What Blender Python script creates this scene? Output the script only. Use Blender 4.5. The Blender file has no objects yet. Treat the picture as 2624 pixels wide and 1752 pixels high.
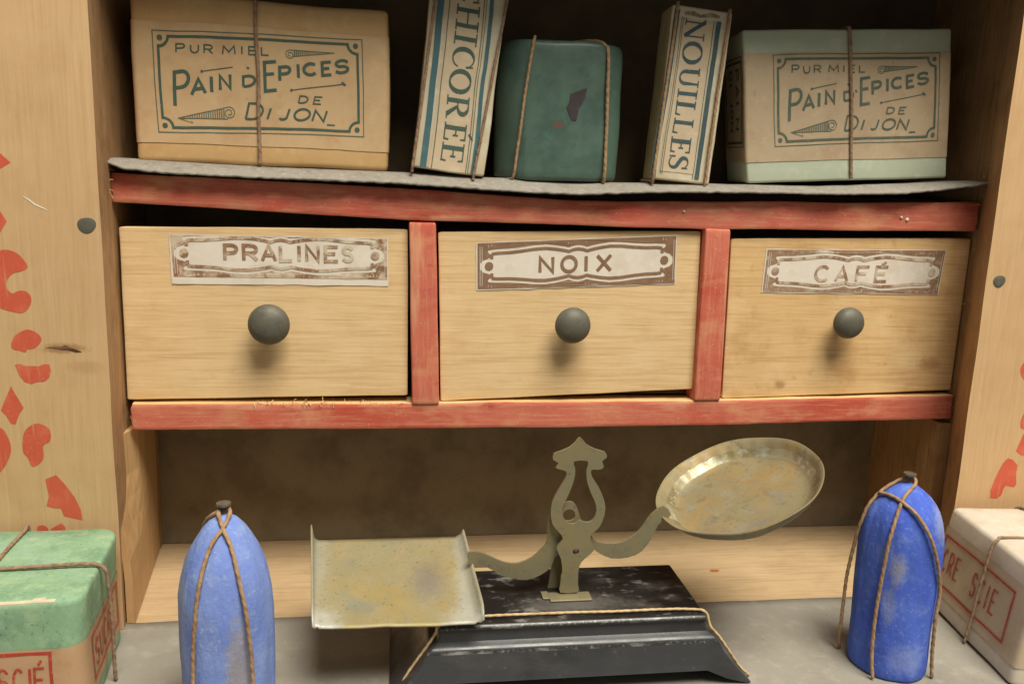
import bpy, bmesh, math, random
from mathutils import Vector, Matrix, noise
from mathutils.geometry import tessellate_polygon

# All coordinates below are centimetres of the real toy shop; U turns them into metres.
U = 0.01
R = random.Random(7)
sc = bpy.context.scene

# ------------------------------------------------------------------ camera, light, exposure
def look(yaw, pitch, roll):
    f = Vector((math.sin(yaw)*math.cos(pitch), math.cos(yaw)*math.cos(pitch), -math.sin(pitch)))
    r0 = Vector((math.cos(yaw), -math.sin(yaw), 0)); u0 = r0.cross(f)
    r = r0*math.cos(roll) + u0*math.sin(roll); u = u0*math.cos(roll) - r0*math.sin(roll)
    return Matrix((r, u, -f)).transposed()
cd = bpy.data.cameras.new('camera'); cam = bpy.data.objects.new('camera', cd); sc.collection.objects.link(cam)
cd.sensor_width = 36; cd.lens = 28.302; cd.clip_start = 0.005; cd.clip_end = 50
cam.matrix_world = Matrix.Translation(Vector((5.84736, -18.26189, 5.40829))*U) @ look(.1446, .18275, .03371).to_4x4()
sc.camera = cam

w = bpy.data.worlds.new('World'); sc.world = w; w.use_nodes = True
bg = w.node_tree.nodes['Background']; bg.inputs[0].default_value = (1.0, .96, .84, 1); bg.inputs[1].default_value = .175

ld = bpy.data.lights.new('ceiling_lamp', 'AREA'); ld.shape = 'RECTANGLE'; ld.size = .40; ld.size_y = .36
ld.energy = 9.9; ld.color = (1.0, .945, .82)
lamp = bpy.data.objects.new('ceiling_lamp', ld); sc.collection.objects.link(lamp)
tgt = Vector((10, -1, 1)); dirn = Vector((.36, -1.0, 2.0)).normalized()
lamp.location = (tgt + dirn*75)*U
lamp.rotation_euler = dirn.to_track_quat('Z', 'Y').to_euler()

sc.view_settings.view_transform = 'Standard'; sc.view_settings.look = 'None'
sc.view_settings.exposure = 0; sc.view_settings.gamma = 1; sc.view_settings.use_curve_mapping = False

# ------------------------------------------------------------------ materials
def lin(c):
    return tuple(((v/255)/12.92 if v/255 <= .04045 else ((v/255+.055)/1.055)**2.4) for v in c) + (1,)
def mat(name, base, layers=(), rough=.6, metal=0., bump=(), spec=.4, rvar=0.):
    """base sRGB; layers (colour, scale per cm, stretch, lo, hi, strength[, seed]) or ('spot', colour, centre, radii, edge, strength)"""
    m = bpy.data.materials.new(name); m.use_nodes = True
    nt = m.node_tree; N = nt.nodes; L = nt.links
    p = N['Principled BSDF']; p.inputs['Roughness'].default_value = rough; p.inputs['Metallic'].default_value = metal
    p.inputs['Specular IOR Level'].default_value = spec
    tc = N.new('ShaderNodeTexCoord')
    def nz(scale, st, seed, detail=4.0):
        mp = N.new('ShaderNodeMapping'); L.new(tc.outputs['Object'], mp.inputs[0])
        mp.inputs['Scale'].default_value = [100*s for s in st]; mp.inputs['Location'].default_value = (seed*3.1, seed*1.7, seed*2.3)
        n = N.new('ShaderNodeTexNoise'); n.inputs['Scale'].default_value = scale; n.inputs['Detail'].default_value = detail
        n.inputs['Roughness'].default_value = .6
        L.new(mp.outputs[0], n.inputs['Vector']); return n.outputs['Fac']
    def rng(sock, lo, hi, top):
        r = N.new('ShaderNodeMapRange'); r.interpolation_type = 'SMOOTHSTEP'
        r.inputs[1].default_value = lo; r.inputs[2].default_value = hi; r.inputs[3].default_value = 0; r.inputs[4].default_value = top
        L.new(sock, r.inputs[0]); return r.outputs[0]
    cur = None
    for i, ly in enumerate(layers):
        if ly[0] == 'spot':
            _, col, c, rad, edge, k = ly
            mp = N.new('ShaderNodeMapping'); mp.vector_type = 'POINT'; L.new(tc.outputs['Object'], mp.inputs[0])
            mp.inputs['Scale'].default_value = [100/q for q in rad]; mp.inputs['Location'].default_value = [-a/q for a, q in zip(c, rad)]
            ln = N.new('ShaderNodeVectorMath'); ln.operation = 'LENGTH'; L.new(mp.outputs[0], ln.inputs[0])
            ad = N.new('ShaderNodeMath'); ad.operation = 'MULTIPLY_ADD'; ad.inputs[1].default_value = 1.4
            L.new(nz(2.6/max(.3, min(rad)), (1, 1, 1), i+5), ad.inputs[0]); 
            L.new(ln.outputs['Value'], ad.inputs[2])
            fac = rng(ad.outputs[0], 1.7+edge, 1.7-edge, k)
        else:
            col, s, st, lo, hi, k = ly[:6]
            if s >= 8 and lo >= .6: lo -= .02; hi -= .01
            fac = rng(nz(s, st, (ly[6] if len(ly) > 6 else i+1)), lo, hi, k)
        mx = N.new('ShaderNodeMix'); mx.data_type = 'RGBA'
        L.new(fac, mx.inputs[0])
        if cur is None: mx.inputs[6].default_value = lin(base)
        else: L.new(cur, mx.inputs[6])
        mx.inputs[7].default_value = lin(col); cur = mx.outputs[2]
    if cur is None: p.inputs['Base Color'].default_value = lin(base)
    else: L.new(cur, p.inputs['Base Color'])
    if rvar:
        r = N.new('ShaderNodeMapRange'); r.inputs[1].default_value = .3; r.inputs[2].default_value = .7
        r.inputs[3].default_value = rough-rvar; r.inputs[4].default_value = rough+rvar
        L.new(nz(2.2, (1, 1, 1), 9), r.inputs[0]); L.new(r.outputs[0], p.inputs['Roughness'])
    prev = None
    for s, st, k, dist in bump:
        b = N.new('ShaderNodeBump'); b.inputs['Strength'].default_value = k; b.inputs['Distance'].default_value = dist*U
        L.new(nz(s, st, 4), b.inputs['Height'])
        if prev: L.new(prev, b.inputs['Normal'])
        prev = b.outputs[0]
    if prev: L.new(prev, p.inputs['Normal'])
    return m
I3 = (1, 1, 1); GX = (.07, 1, 1); GZ = (1, 1, .07); GY = (1, .07, 1)
M = {}
def wood(name, base, dark, pale, g, mott=.35, rough=.6, fine=.5, extra=[]):
    f = [.035 if q < .5 else 1 for q in g]
    M[name] = mat(name, base, [(dark, 1.1, I3, .45, .75, mott), (pale, .7, I3, .5, .8, mott), (dark, 5, g, .5, .8, mott*.55), (dark, 17, f, .46, .66, fine), (pale, 24, f, .48, .68, fine),
                               (dark, 3.3, I3, .6, .8, mott*.7), (dark, 26, I3, .66, .76, .45)] + extra, rough, bump=[(17, f, .3, .01), (30, I3, .15, .005)], spec=.3)
wood('drawer_wood', (222, 190, 142), (196, 158, 108), (236, 212, 170), GX, .38)
wood('drawer_wood_stained', (216, 180, 128), (184, 138, 86), (232, 204, 156), GX, .7, .6, .4, [('spot', (160, 116, 74), (2.4, 0, .9), (.25, 1, .16), .6, .5), ('spot', (150, 106, 66), (-1.6, 0, .35), (.12, 1, .1), .6, .6)])
wood('board_wood', (204, 168, 124), (182, 144, 102), (216, 186, 146), GZ, .32, .6, .28, [('spot', (150, 108, 70), (-10.65, -1.6, 6.10), (.36, .4, .09), .5, .75), ('spot', (170, 130, 90), (-10.3, -1.6, 5.72), (.3, .4, .12), .6, .4)])
wood('frame_wood', (176, 140, 102), (130, 96, 64), (196, 160, 120), GZ, .7, .7)
wood('inner_wood', (160, 124, 84), (118, 86, 54), (178, 142, 100), GZ, .7, .7)
wood('panel_wood', (196, 158, 112), (166, 126, 84), (208, 172, 126), GZ, .5)
wood('floor_wood', (192, 164, 126), (160, 130, 92), (206, 180, 142), GX, .35)
wood('raw_wood', (220, 186, 130), (170, 130, 84), (236, 210, 160), GX, .4)
wood('dark_wood', (84, 64, 44), (52, 38, 26), (100, 78, 54), GX, .5, .8)
M['back_shade'] = mat('back_shade', (104, 88, 64), [((76, 62, 44), .8, I3, .4, .7, .6)], .85)
M['back_paper'] = mat('back_paper', (134, 122, 98), [((92, 80, 62), .7, I3, .4, .7, .6), ((136, 116, 88), 2.5, I3, .5, .8, .3), ((50, 40, 30), 20, I3, .6, .75, .4)], .8, bump=[(8, I3, .2, .01)])
def red(name, g):
    f = [.06 if q < .5 else 1 for q in g]
    M[name] = mat(name, (200, 110, 90), [((188, 78, 60), .7, (.5, 1, 1), .46, .66, .8), ((208, 140, 106), 1.5, (.5, 1, 1), .48, .66, .75), ((188, 86, 78), 1.3, I3, .52, .72, .6), ((220, 166, 130), 2.6, g, .56, .72, .6), ((216, 158, 122), 14, f, .48, .7, .4),
                  ((160, 62, 54), 3.1, (.4, 1, 1), .62, .78, .6), ((226, 190, 150), 19, I3, .64, .74, .6), ((150, 60, 50), 26, f, .60, .74, .45), ((196, 140, 112), 34, I3, .55, .7, .3)], .7, bump=[(16, f, .4, .008), (34, I3, .3, .006)], spec=.2)
red('red_paint', (.16, 1, 1)); red('red_paint_upright', (1, 1, .16))
M['stencil_red'] = mat('stencil_red', (204, 92, 68), [((214, 116, 86), 2.4, I3, .45, .7, .6), ((190, 74, 54), 1.2, I3, .5, .75, .6), ((210, 150, 106), 14, (1, 1, .05), .56, .72, .6), ((212, 160, 116), 20, I3, .62, .74, .6)], .5, bump=[(14, I3, .15, .005)])
M['grey_metal'] = mat('grey_metal', (100, 98, 86), [((82, 80, 72), 3, I3, .4, .7, .6), ((126, 122, 108), 12, I3, .58, .7, .5), ((150, 140, 116), 30, I3, .68, .75, .4)], .52, .15, bump=[(20, I3, .2, .005)], rvar=.08)
M['nail_metal'] = mat('nail_metal', (112, 104, 92), [((78, 70, 60), 5, I3, .4, .7, .7), ((126, 88, 66), 9, I3, .6, .75, .5)], .5, .4)
M['cardboard'] = mat('cardboard', (146, 140, 130), [((126, 116, 104), 3, I3, .45, .7, .6), ((172, 166, 156), 9, I3, .5, .7, .6), ((98, 88, 76), 6, (.4, 1, 1), .6, .75, .6)], .95, bump=[(14, I3, .6, .02), (30, I3, .5, .01)])
M['mat_paper'] = mat('mat_paper', (150, 145, 134), [((130, 124, 112), .7, I3, .4, .7, .6), ((170, 164, 152), 3, I3, .5, .75, .5), ((104, 96, 84), 16, I3, .64, .74, .5), ((192, 184, 168), 26, I3, .66, .74, .5)], .85, bump=[(12, I3, .25, .01)])
M['brown_wrap'] = mat('brown_wrap', (206, 168, 116), [((196, 152, 98), 1.1, I3, .45, .7, .6), ((226, 192, 144), 2.6, I3, .5, .75, .5), ((170, 124, 80), 6, I3, .66, .76, .5)], .6, bump=[(3, I3, .25, .03), (14, I3, .1, .006)])
M['buff_label'] = mat('buff_label', (206, 174, 132), [((192, 152, 112), 1.4, I3, .45, .7, .6), ((216, 190, 150), 3.2, I3, .5, .75, .5), ((190, 154, 90), 2.2, I3, .58, .76, .6), ((170, 130, 96), 8, I3, .68, .76, .5)], .65, bump=[(6, I3, .15, .01)])
M['greyed_label'] = mat('greyed_label', (190, 168, 138), [((176, 148, 120), 1.4, I3, .45, .7, .6), ((204, 186, 158), 3.2, I3, .5, .75, .5), ((186, 158, 104), 2.2, I3, .58, .76, .5), ((160, 130, 100), 8, I3, .62, .76, .5)], .7, bump=[(6, I3, .2, .01)])
M['faded_ink'] = mat('faded_ink', (86, 102, 88), [((118, 124, 104), 4, I3, .48, .7, .6), ((160, 148, 120), 18, I3, .58, .72, .7)], .7)
M['pale_green_wrap'] = mat('pale_green_wrap', (184, 192, 170), [((176, 186, 162), 1.2, I3, .45, .7, .6), ((212, 214, 192), 3, I3, .5, .75, .5), ((150, 150, 120), 9, I3, .68, .76, .6)], .65, bump=[(4, I3, .2, .02)])
M['green_ink'] = mat('green_ink', (72, 94, 82), [((92, 110, 94), 4, I3, .5, .75, .55), ((150, 142, 112), 20, I3, .64, .74, .6)], .7)
M['green_ink_pale'] = mat('green_ink_pale', (98, 110, 94), [((150, 144, 116), 12, I3, .55, .72, .6)], .7)
M['blue_ink'] = mat('blue_ink', (66, 88, 92), [((96, 112, 108), 5, I3, .5, .75, .55), ((150, 146, 124), 20, I3, .64, .74, .6)], .7)
M['teal_ink'] = mat('teal_ink', (70, 106, 112), [((92, 124, 124), 5, I3, .5, .75, .6), ((52, 82, 82), 1, I3, .5, .7, .5)], .65)
M['cream_paper'] = mat('cream_paper', (206, 194, 168), [((196, 178, 144), 1.4, I3, .45, .7, .6), ((232, 224, 202), 3.2, I3, .5, .75, .5), ((176, 150, 108), 5, I3, .64, .76, .5)], .65, bump=[(4, I3, .2, .015)])
M['cream_side'] = mat('cream_side', (188, 168, 124), [((160, 136, 92), 1.4, GZ, .45, .7, .7), ((202, 186, 146), 3.2, I3, .5, .75, .5), ((110, 96, 60), 5, I3, .66, .76, .5)], .65, bump=[(4, I3, .2, .015)])
M['pink_field'] = mat('pink_field', (204, 184, 154), [((204, 176, 146), 1.4, I3, .45, .7, .5), ((228, 208, 176), 3.2, I3, .5, .75, .5)], .65)
M['dark_green_wrap'] = mat('dark_green_wrap', (86, 108, 96), [((62, 86, 78), 1.2, I3, .42, .68, .7), ((92, 126, 114), 2.8, I3, .5, .75, .4), ((60, 84, 72), 9, I3, .62, .75, .5),
     ('spot', (128, 70, 60), (-.08, -.75, 1.21), (.10, .3, .07), .5, .6)], .38, bump=[(2.5, I3, .2, .02), (14, I3, .1, .005)], rvar=.07)
M['dark_patch'] = mat('dark_patch', (62, 54, 56), [((84, 74, 72), 6, I3, .5, .7, .6)], .8)
M['smudge'] = mat('smudge', (120, 104, 82), [((170, 150, 118), 6, I3, .42, .6, .9)], .8)
M['white_card'] = mat('white_card', (206, 196, 180), [((186, 170, 146), .9, I3, .45, .7, .6), ((228, 222, 212), 3, I3, .5, .75, .4), ((160, 136, 104), 8, I3, .68, .76, .5)], .75, bump=[(8, I3, .2, .01)])
M['label_brown'] = mat('label_brown', (138, 106, 80), [((120, 90, 68), 2, I3, .45, .7, .6), ((156, 126, 100), 7, I3, .5, .7, .4), ((198, 176, 150), 18, I3, .66, .76, .6)], .6)
M['label_brown_worn'] = mat('label_brown_worn', (146, 108, 82), [((120, 88, 66), 2, I3, .45, .7, .6), ((210, 194, 168), 3.2, I3, .44, .60, .8), ((210, 196, 172), .9, I3, .48, .66, .75), ((208, 190, 164), 16, I3, .55, .68, .8)], .6)
M['label_brown_faded'] = mat('label_brown_faded', (150, 120, 94), [((128, 98, 74), 2, I3, .45, .7, .6), ((204, 186, 162), 1.2, I3, .5, .72, .6), ((196, 176, 150), 9, I3, .52, .68, .6)], .6)
M['label_white'] = mat('label_white', (222, 212, 198), [((206, 192, 172), 1.6, I3, .45, .7, .6), ((232, 226, 218), 5, I3, .5, .75, .5), ((176, 156, 128), 7, I3, .68, .76, .6)], .65, bump=[(3, I3, .25, .02)])
M['mint_wrap'] = mat('mint_wrap', (136, 170, 136), [((108, 144, 114), 1.6, I3, .42, .66, .7), ((160, 186, 146), 3.4, I3, .48, .7, .7), ((150, 180, 166), 1.1, I3, .5, .7, .4), ((162, 186, 152), 14, I3, .5, .7, .5), ((84, 110, 90), 14, I3, .62, .74, .7)], .7, bump=[(5, I3, .25, .015)])
M['kraft_band'] = mat('kraft_band', (188, 152, 116), [((166, 126, 92), 1.6, I3, .45, .7, .6), ((202, 170, 134), 3, I3, .5, .75, .5), ((140, 96, 66), 9, I3, .66, .76, .5)], .7, bump=[(5, I3, .2, .012)])
M['beige_band'] = mat('beige_band', (192, 174, 148), [((172, 150, 124), 1.6, I3, .45, .7, .6), ((206, 190, 166), 3, I3, .5, .75, .5), ((150, 122, 96), 9, I3, .66, .76, .5)], .7, bump=[(5, I3, .2, .012)])
M['red_ink'] = mat('red_ink', (176, 62, 50), [((190, 104, 80), 6, I3, .5, .72, .7), ((194, 160, 126), 16, I3, .62, .72, .6)], .7)
M['twine'] = mat('twine', (166, 136, 104), [((136, 100, 68), 7, I3, .42, .65, .7), ((196, 164, 124), 18, I3, .5, .7, .6)], .9, bump=[(40, I3, .4, .01)])
M['twine_grey'] = mat('twine_grey', (150, 122, 98), [((112, 88, 68), 7, I3, .42, .65, .7), ((178, 152, 126), 18, I3, .5, .7, .6)], .9, bump=[(40, I3, .4, .01)])
M['twine_pale'] = mat('twine_pale', (206, 180, 138), [((170, 138, 96), 8, I3, .42, .65, .6)], .9, bump=[(40, I3, .4, .01)])
def loaf_mat(name, base, deep, pale, spots):
    M[name] = mat(name, base, [(deep, .9, (1, 1, .5), .42, .66, .7), (pale, 1.5, I3, .52, .74, .6)] + spots +
                  [(pale, 9, I3, .56, .72, .6), ((176, 186, 210), 22, I3, .66, .74, .8), (deep, 30, I3, .62, .73, .7)], .85, bump=[(2.2, (1.4, 1.4, .3), .6, .07), (6, (1, 1, .5), .5, .03), (18, I3, .5, .012)], spec=.2)
loaf_mat('pale_blue_paper', (130, 152, 212), (104, 126, 204), (158, 176, 214), [('spot', (156, 146, 136), (.30, -.8, .95), (.20, 1.2, 1.25), .35, .75), ('spot', (164, 170, 190), (-.72, -.3, 1.7), (.2, .5, 1.6), .5, .5)])
loaf_mat('deep_blue_paper', (84, 112, 208), (62, 84, 188), (120, 144, 214), [('spot', (150, 148, 146), (-.42, -.9, 2.35), (.12, .6, .34), .4, .7), ('spot', (140, 148, 170), (-.5, -.8, 1.6), (.10, .6, .4), .5, .5), ('spot', (164, 174, 206), (.55, -.55, 3.3), (.3, .5, .4), .5, .6), ('spot', (140, 156, 206), (-.1, -.9, .5), (.35, .6, .3), .5, .5)])
M['tin'] = mat('tin', (140, 130, 100), [((160, 132, 82), 1.1, I3, .45, .68, .6), ((142, 144, 128), 2.2, I3, .5, .72, .6), ((106, 94, 66), 3.5, I3, .54, .72, .6), ((92, 82, 60), 14, I3, .56, .72, .45), ((120, 112, 120), .8, I3, .58, .72, .4)], .6, .2, bump=[(2, I3, .15, .03), (16, I3, .15, .006)], rvar=.1)
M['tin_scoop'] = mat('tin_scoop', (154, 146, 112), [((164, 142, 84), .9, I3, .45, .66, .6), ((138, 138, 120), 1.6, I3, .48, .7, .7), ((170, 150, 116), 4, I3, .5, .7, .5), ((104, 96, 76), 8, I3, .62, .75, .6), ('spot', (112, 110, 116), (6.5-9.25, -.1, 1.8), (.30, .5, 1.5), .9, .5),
    ('spot', (170, 170, 158), (4.28-9.25, -.1, 1.9), (.20, 1.5, 1.6), .8, .5), ('spot', (180, 180, 168), (7.24-9.25, -.2, 1.9), (.18, 1.6, 1.6), .7, .75), ('spot', (186, 186, 178), (4.5-9.25, -1.3, 1.5), (.34, .4, 1), .7, .8), ('spot', (180, 180, 170), (7.2-9.25, -1.3, 1.5), (.4, .4, 1), .7, .7),  # pale spots: shiny worn folds and front corners, highlights painted in
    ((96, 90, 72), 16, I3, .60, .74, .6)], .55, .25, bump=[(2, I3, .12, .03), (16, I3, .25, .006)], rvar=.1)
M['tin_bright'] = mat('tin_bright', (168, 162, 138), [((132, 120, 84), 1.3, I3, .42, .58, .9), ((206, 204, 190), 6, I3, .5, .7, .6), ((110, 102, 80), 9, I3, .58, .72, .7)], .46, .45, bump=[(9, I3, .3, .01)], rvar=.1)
M['brass'] = mat('brass', (142, 134, 106), [((154, 138, 92), 1.6, I3, .45, .7, .6), ((128, 122, 100), 4, I3, .5, .72, .6), ((88, 80, 60), 12, I3, .62, .75, .6)], .5, .4, bump=[(12, I3, .15, .006)], rvar=.08)
M['black_enamel'] = mat('black_enamel', (58, 59, 62), [((74, 74, 76), 1.6, (.5, 1, 1), .45, .7, .6), ((36, 36, 36), 1.1, (.5, 1, 1), .5, .7, .6), ((104, 100, 94), 5, I3, .62, .75, .5), ((120, 116, 110), 18, I3, .68, .75, .5)], .34, 0, bump=[(7, I3, .15, .012), (22, I3, .1, .004)], spec=.5, rvar=.1)
M['black_top'] = mat('black_top', (22, 21, 21), [((84, 80, 76), 1.2, (.5, 1, 1), .52, .70, .7), ((140, 136, 132), 4.5, (.5, 1, 1), .56, .72, .7), ('spot', (112, 108, 104), (.15, -.45, 1.34), (.9, .3, 1), .8, .6)], .45, bump=[(9, I3, .2, .01)], rvar=.12)
M['worn_highlight_enamel'] = mat('worn_highlight_enamel', (60, 60, 60), [((160, 160, 158), 4, (.5, 1, 1), .50, .68, .75), ((150, 146, 140), 14, I3, .5, .7, .6)], .3, .2, bump=[(8, I3, .2, .01)])  # worn moulding edges, with their bright highlight lines painted into the colour
M['chip'] = mat('chip', (178, 104, 52), rough=.7)
M['white_fleck'] = mat('white_fleck', (236, 226, 206), rough=.6)
M['gouge_dark'] = mat('gouge_dark', (76, 54, 36), [((150, 112, 72), 7, GX, .5, .7, .7)], .9)
M['splinter'] = mat('splinter', (186, 136, 78), [((150, 98, 52), 6, I3, .45, .7, .6)], .8)

# ------------------------------------------------------------------ object builders
BASE = {}
def link(o): sc.collection.objects.link(o)
def thing(name, label, cat, loc, group=None):
    o = bpy.data.objects.new(name, None); link(o); o.location = Vector(loc)*U; o.empty_display_size = .01
    o['label'] = label; o['category'] = cat
    if group: o['group'] = group
    BASE[o.name] = Vector(loc); return o
def obj(name, vs, fs, mats, parent=None, smooth=None, mi=None, label=None, cat=None, loc=None, solid=None):
    """vs in cm of the shop; mats a material or a list with mi = material index per face"""
    base = BASE[parent.name] if parent else Vector(loc or (0, 0, 0))
    me = bpy.data.meshes.new(name)
    me.from_pydata([(Vector(v)-base)*U for v in vs], [], fs); me.validate()
    for m in (mats if isinstance(mats, list) else [mats]): me.materials.append(m)
    if mi: me.polygons.foreach_set('material_index', mi)
    if smooth is not None:
        me.polygons.foreach_set('use_smooth', [True]*len(me.polygons))
        if smooth < 180: me.set_sharp_from_angle(angle=math.radians(smooth))
    o = bpy.data.objects.new(name, me); link(o)
    if parent: o.parent = parent
    else: o.location = base*U
    BASE[o.name] = base
    if label: o['label'] = label
    if cat: o['category'] = cat
    if solid:
        s = o.modifiers.new('thickness', 'SOLIDIFY'); s.thickness = solid*U; s.offset = -1
    return o
class G:
    def __init__(s): s.v = []; s.f = []; s.m = []
    def add(s, vs, fs, m=0):
        k = len(s.v); s.v += [tuple(v) for v in vs]; s.f += [tuple(i+k for i in f) for f in fs]; s.m += [m]*len(fs); return s
    def put(s, name, mats, parent=None, **k): return obj(name, s.v, s.f, mats, parent, mi=s.m, **k)
def wob(v, f, a, seed=0.):
    return noise.noise_vector(Vector(v)*f + Vector((seed*7.3, seed*3.1, seed*5.7)))*a
def samples(h, r, step):
    out = [-h + r*(1-math.cos(math.radians(a))) for a in (0, 30, 60, 90)]
    n = max(1, int((2*h-2*r)/step))
    out += [-h+r + (2*h-2*r)*i/n for i in range(1, n)]
    return out + [-q for q in reversed(out[:4])]
def roundbox(c, size, r, step=.5, deform=None, faceid=None):
    """rounded box centred at c; returns G; faceid(normal)->material index"""
    h = [s/2 for s in size]; g = G(); bm = bmesh.new()
    S = [samples(a, r, step) for a in h]
    for ax in range(3):
        a1, a2 = (ax+1) % 3, (ax+2) % 3
        for sg in (-1, 1):
            grid = []
            for p in S[a1]:
                row = []
                for q in S[a2]:
                    v = [0, 0, 0]; v[ax] = sg*h[ax]; v[a1] = p; v[a2] = q
                    k = Vector([max(-(h[i]-r), min(h[i]-r, v[i])) for i in range(3)]); d = Vector(v)-k
                    row.append(bm.verts.new(k + d.normalized()*r if d.length > 1e-9 else k))
                grid.append(row)
            for i in range(len(grid)-1):
                for j in range(len(grid[0])-1):
                    q = [grid[i][j], grid[i+1][j], grid[i+1][j+1], grid[i][j+1]]
                    bm.faces.new(q if sg > 0 else q[::-1])
    bmesh.ops.remove_doubles(bm, verts=bm.verts, dist=1e-5)
    bm.verts.index_update(); bm.normal_update(); c = Vector(c)
    ms = [faceid(f.normal) if faceid else 0 for f in bm.faces]
    vs = [v.co + c for v in bm.verts]; fs = [[v.index for v in f.verts] for f in bm.faces]; bm.free()
    if deform: vs = [deform(v) for v in vs]
    g.add(vs, fs); g.m = ms; return g
def loft(rings, closed=True, cap0=False, cap1=False):
    g = G(); n = len(rings[0]); vs = [p for r in rings for p in r]; fs = []
    for i in range(len(rings)-1):
        for j in range(n if closed else n-1):
            k = (j+1) % n; fs.append((i*n+j, i*n+k, (i+1)*n+k, (i+1)*n+j))
    if cap0: fs.append(tuple(reversed(range(n))))
    if cap1: fs.append(tuple((len(rings)-1)*n+j for j in range(n)))
    g.add(vs, fs); return g
def lathe(prof, c, axis=None, n=36, mod=None):
    """prof [(r, h)] around axis from c"""
    q = (axis or Vector((0, 0, 1))).normalized().to_track_quat('Z', 'Y'); c = Vector(c); rings = []
    for i, (r, h) in enumerate(prof):
        ring = []
        for k in range(n):
            a = 2*math.pi*k/n; rr, hh = (mod(r, h, a, i) if mod else (r, h))
            ring.append(c + q @ Vector((rr*math.cos(a), rr*math.sin(a), hh)))
        rings.append(ring)
    return loft(rings, True, True, True)
def spline(pts, step=.08):
    P = [Vector(p) for p in pts]; P = [P[0]*2-P[1]] + P + [P[-1]*2-P[-2]]; out = []
    for i in range(1, len(P)-2):
        a, b, c, d = P[i-1:i+3]; n = max(1, int((c-b).length/step))
        for k in range(n):
            t = k/n
            out.append(.5*((2*b)+(c-a)*t+(2*a-5*b+4*c-d)*t*t+(3*b-a-3*c+d)*t**3))
    return out + [P[-2]]
def twine(name, pts, r, m, parent, seed=1, step=.03, pitch=.17, smooth_path=True):
    """two-ply string swept along pts: a lobed section that turns along the way"""
    path = spline(pts, step) if smooth_path else [Vector(p) for p in pts]
    path = [p + wob(p, 1.1, r*.3, seed) for p in path]; rings = []; n = 10; s = 0.
    up = Vector((.3, .5, .81)); ph0 = seed
    for i, p in enumerate(path):
        t = (path[min(i+1, len(path)-1)] - path[max(i-1, 0)]).normalized()
        if i: s += (p-path[i-1]).length
        u = t.cross(up); u = u.normalized() if u.length > .05 else t.orthogonal().normalized(); up = u.cross(t)
        ring = []
        for k in range(n):
            a = 2*math.pi*k/n; rr = r*(.70+.20*abs(math.cos(a-ph0-2*math.pi*s/pitch/2)))*(1+.12*noise.noise(p*9+Vector((seed, k*.7, 0))))
            ring.append(p + u*(rr*math.cos(a)) + up*(rr*math.sin(a)))
        rings.append(ring)
    return loft(rings, True, True, True).put(name, M[m], parent, smooth=180)
def plate(outer, holes, to3, depth):
    """flat sheet of thickness: outline in 2D (plus holes), to3(p, d) -> world"""
    polys = [outer] + holes; tri = tessellate_polygon([[Vector((x, y, 0)) for x, y in p] for p in polys])
    flat = [p for q in polys for p in q]; n = len(flat); g = G()
    vs = [to3(p, 0) for p in flat] + [to3(p, depth) for p in flat]; fs = []
    def area(t):
        a, b, c = [flat[i] for i in t]; return (b[0]-a[0])*(c[1]-a[1])-(c[0]-a[0])*(b[1]-a[1])
    for t in tri:
        t = t if area(t) > 0 else t[::-1]
        fs.append(tuple(t)); fs.append(tuple(i+n for i in reversed(t)))
    k = 0
    for p in polys:
        for i in range(len(p)):
            a, b = k+i, k+(i+1) % len(p); fs.append((a, a+n, b+n, b))
        k += len(p)
    g.add(vs, fs); return g
def flat(polys, to3):
    g = G()
    for i, p in enumerate(polys):
        tri = tessellate_polygon([[Vector((x, y, 0)) for x, y in p]]); vs = [to3(q, i*.00012) for q in p]; fs = []
        for t in tri:
            a, b, c = [p[j] for j in t]
            s = (b[0]-a[0])*(c[1]-a[1])-(c[0]-a[0])*(b[1]-a[1]); fs.append(tuple(t) if s > 0 else tuple(t[::-1]))
        g.add(vs, fs)
    return g
def ccurve(p, n=4):
    """closed smooth outline through 2D points"""
    out = []; N = len(p)
    for i in range(N):
        a, b, c, d = [Vector((*p[(i+k) % N], 0)) for k in (-1, 0, 1, 2)]
        for k in range(n):
            t = k/n; q = .5*((2*b)+(c-a)*t+(2*a-5*b+4*c-d)*t*t+(3*b-a-3*c+d)*t**3); out.append((q.x, q.y))
    return out

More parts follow.
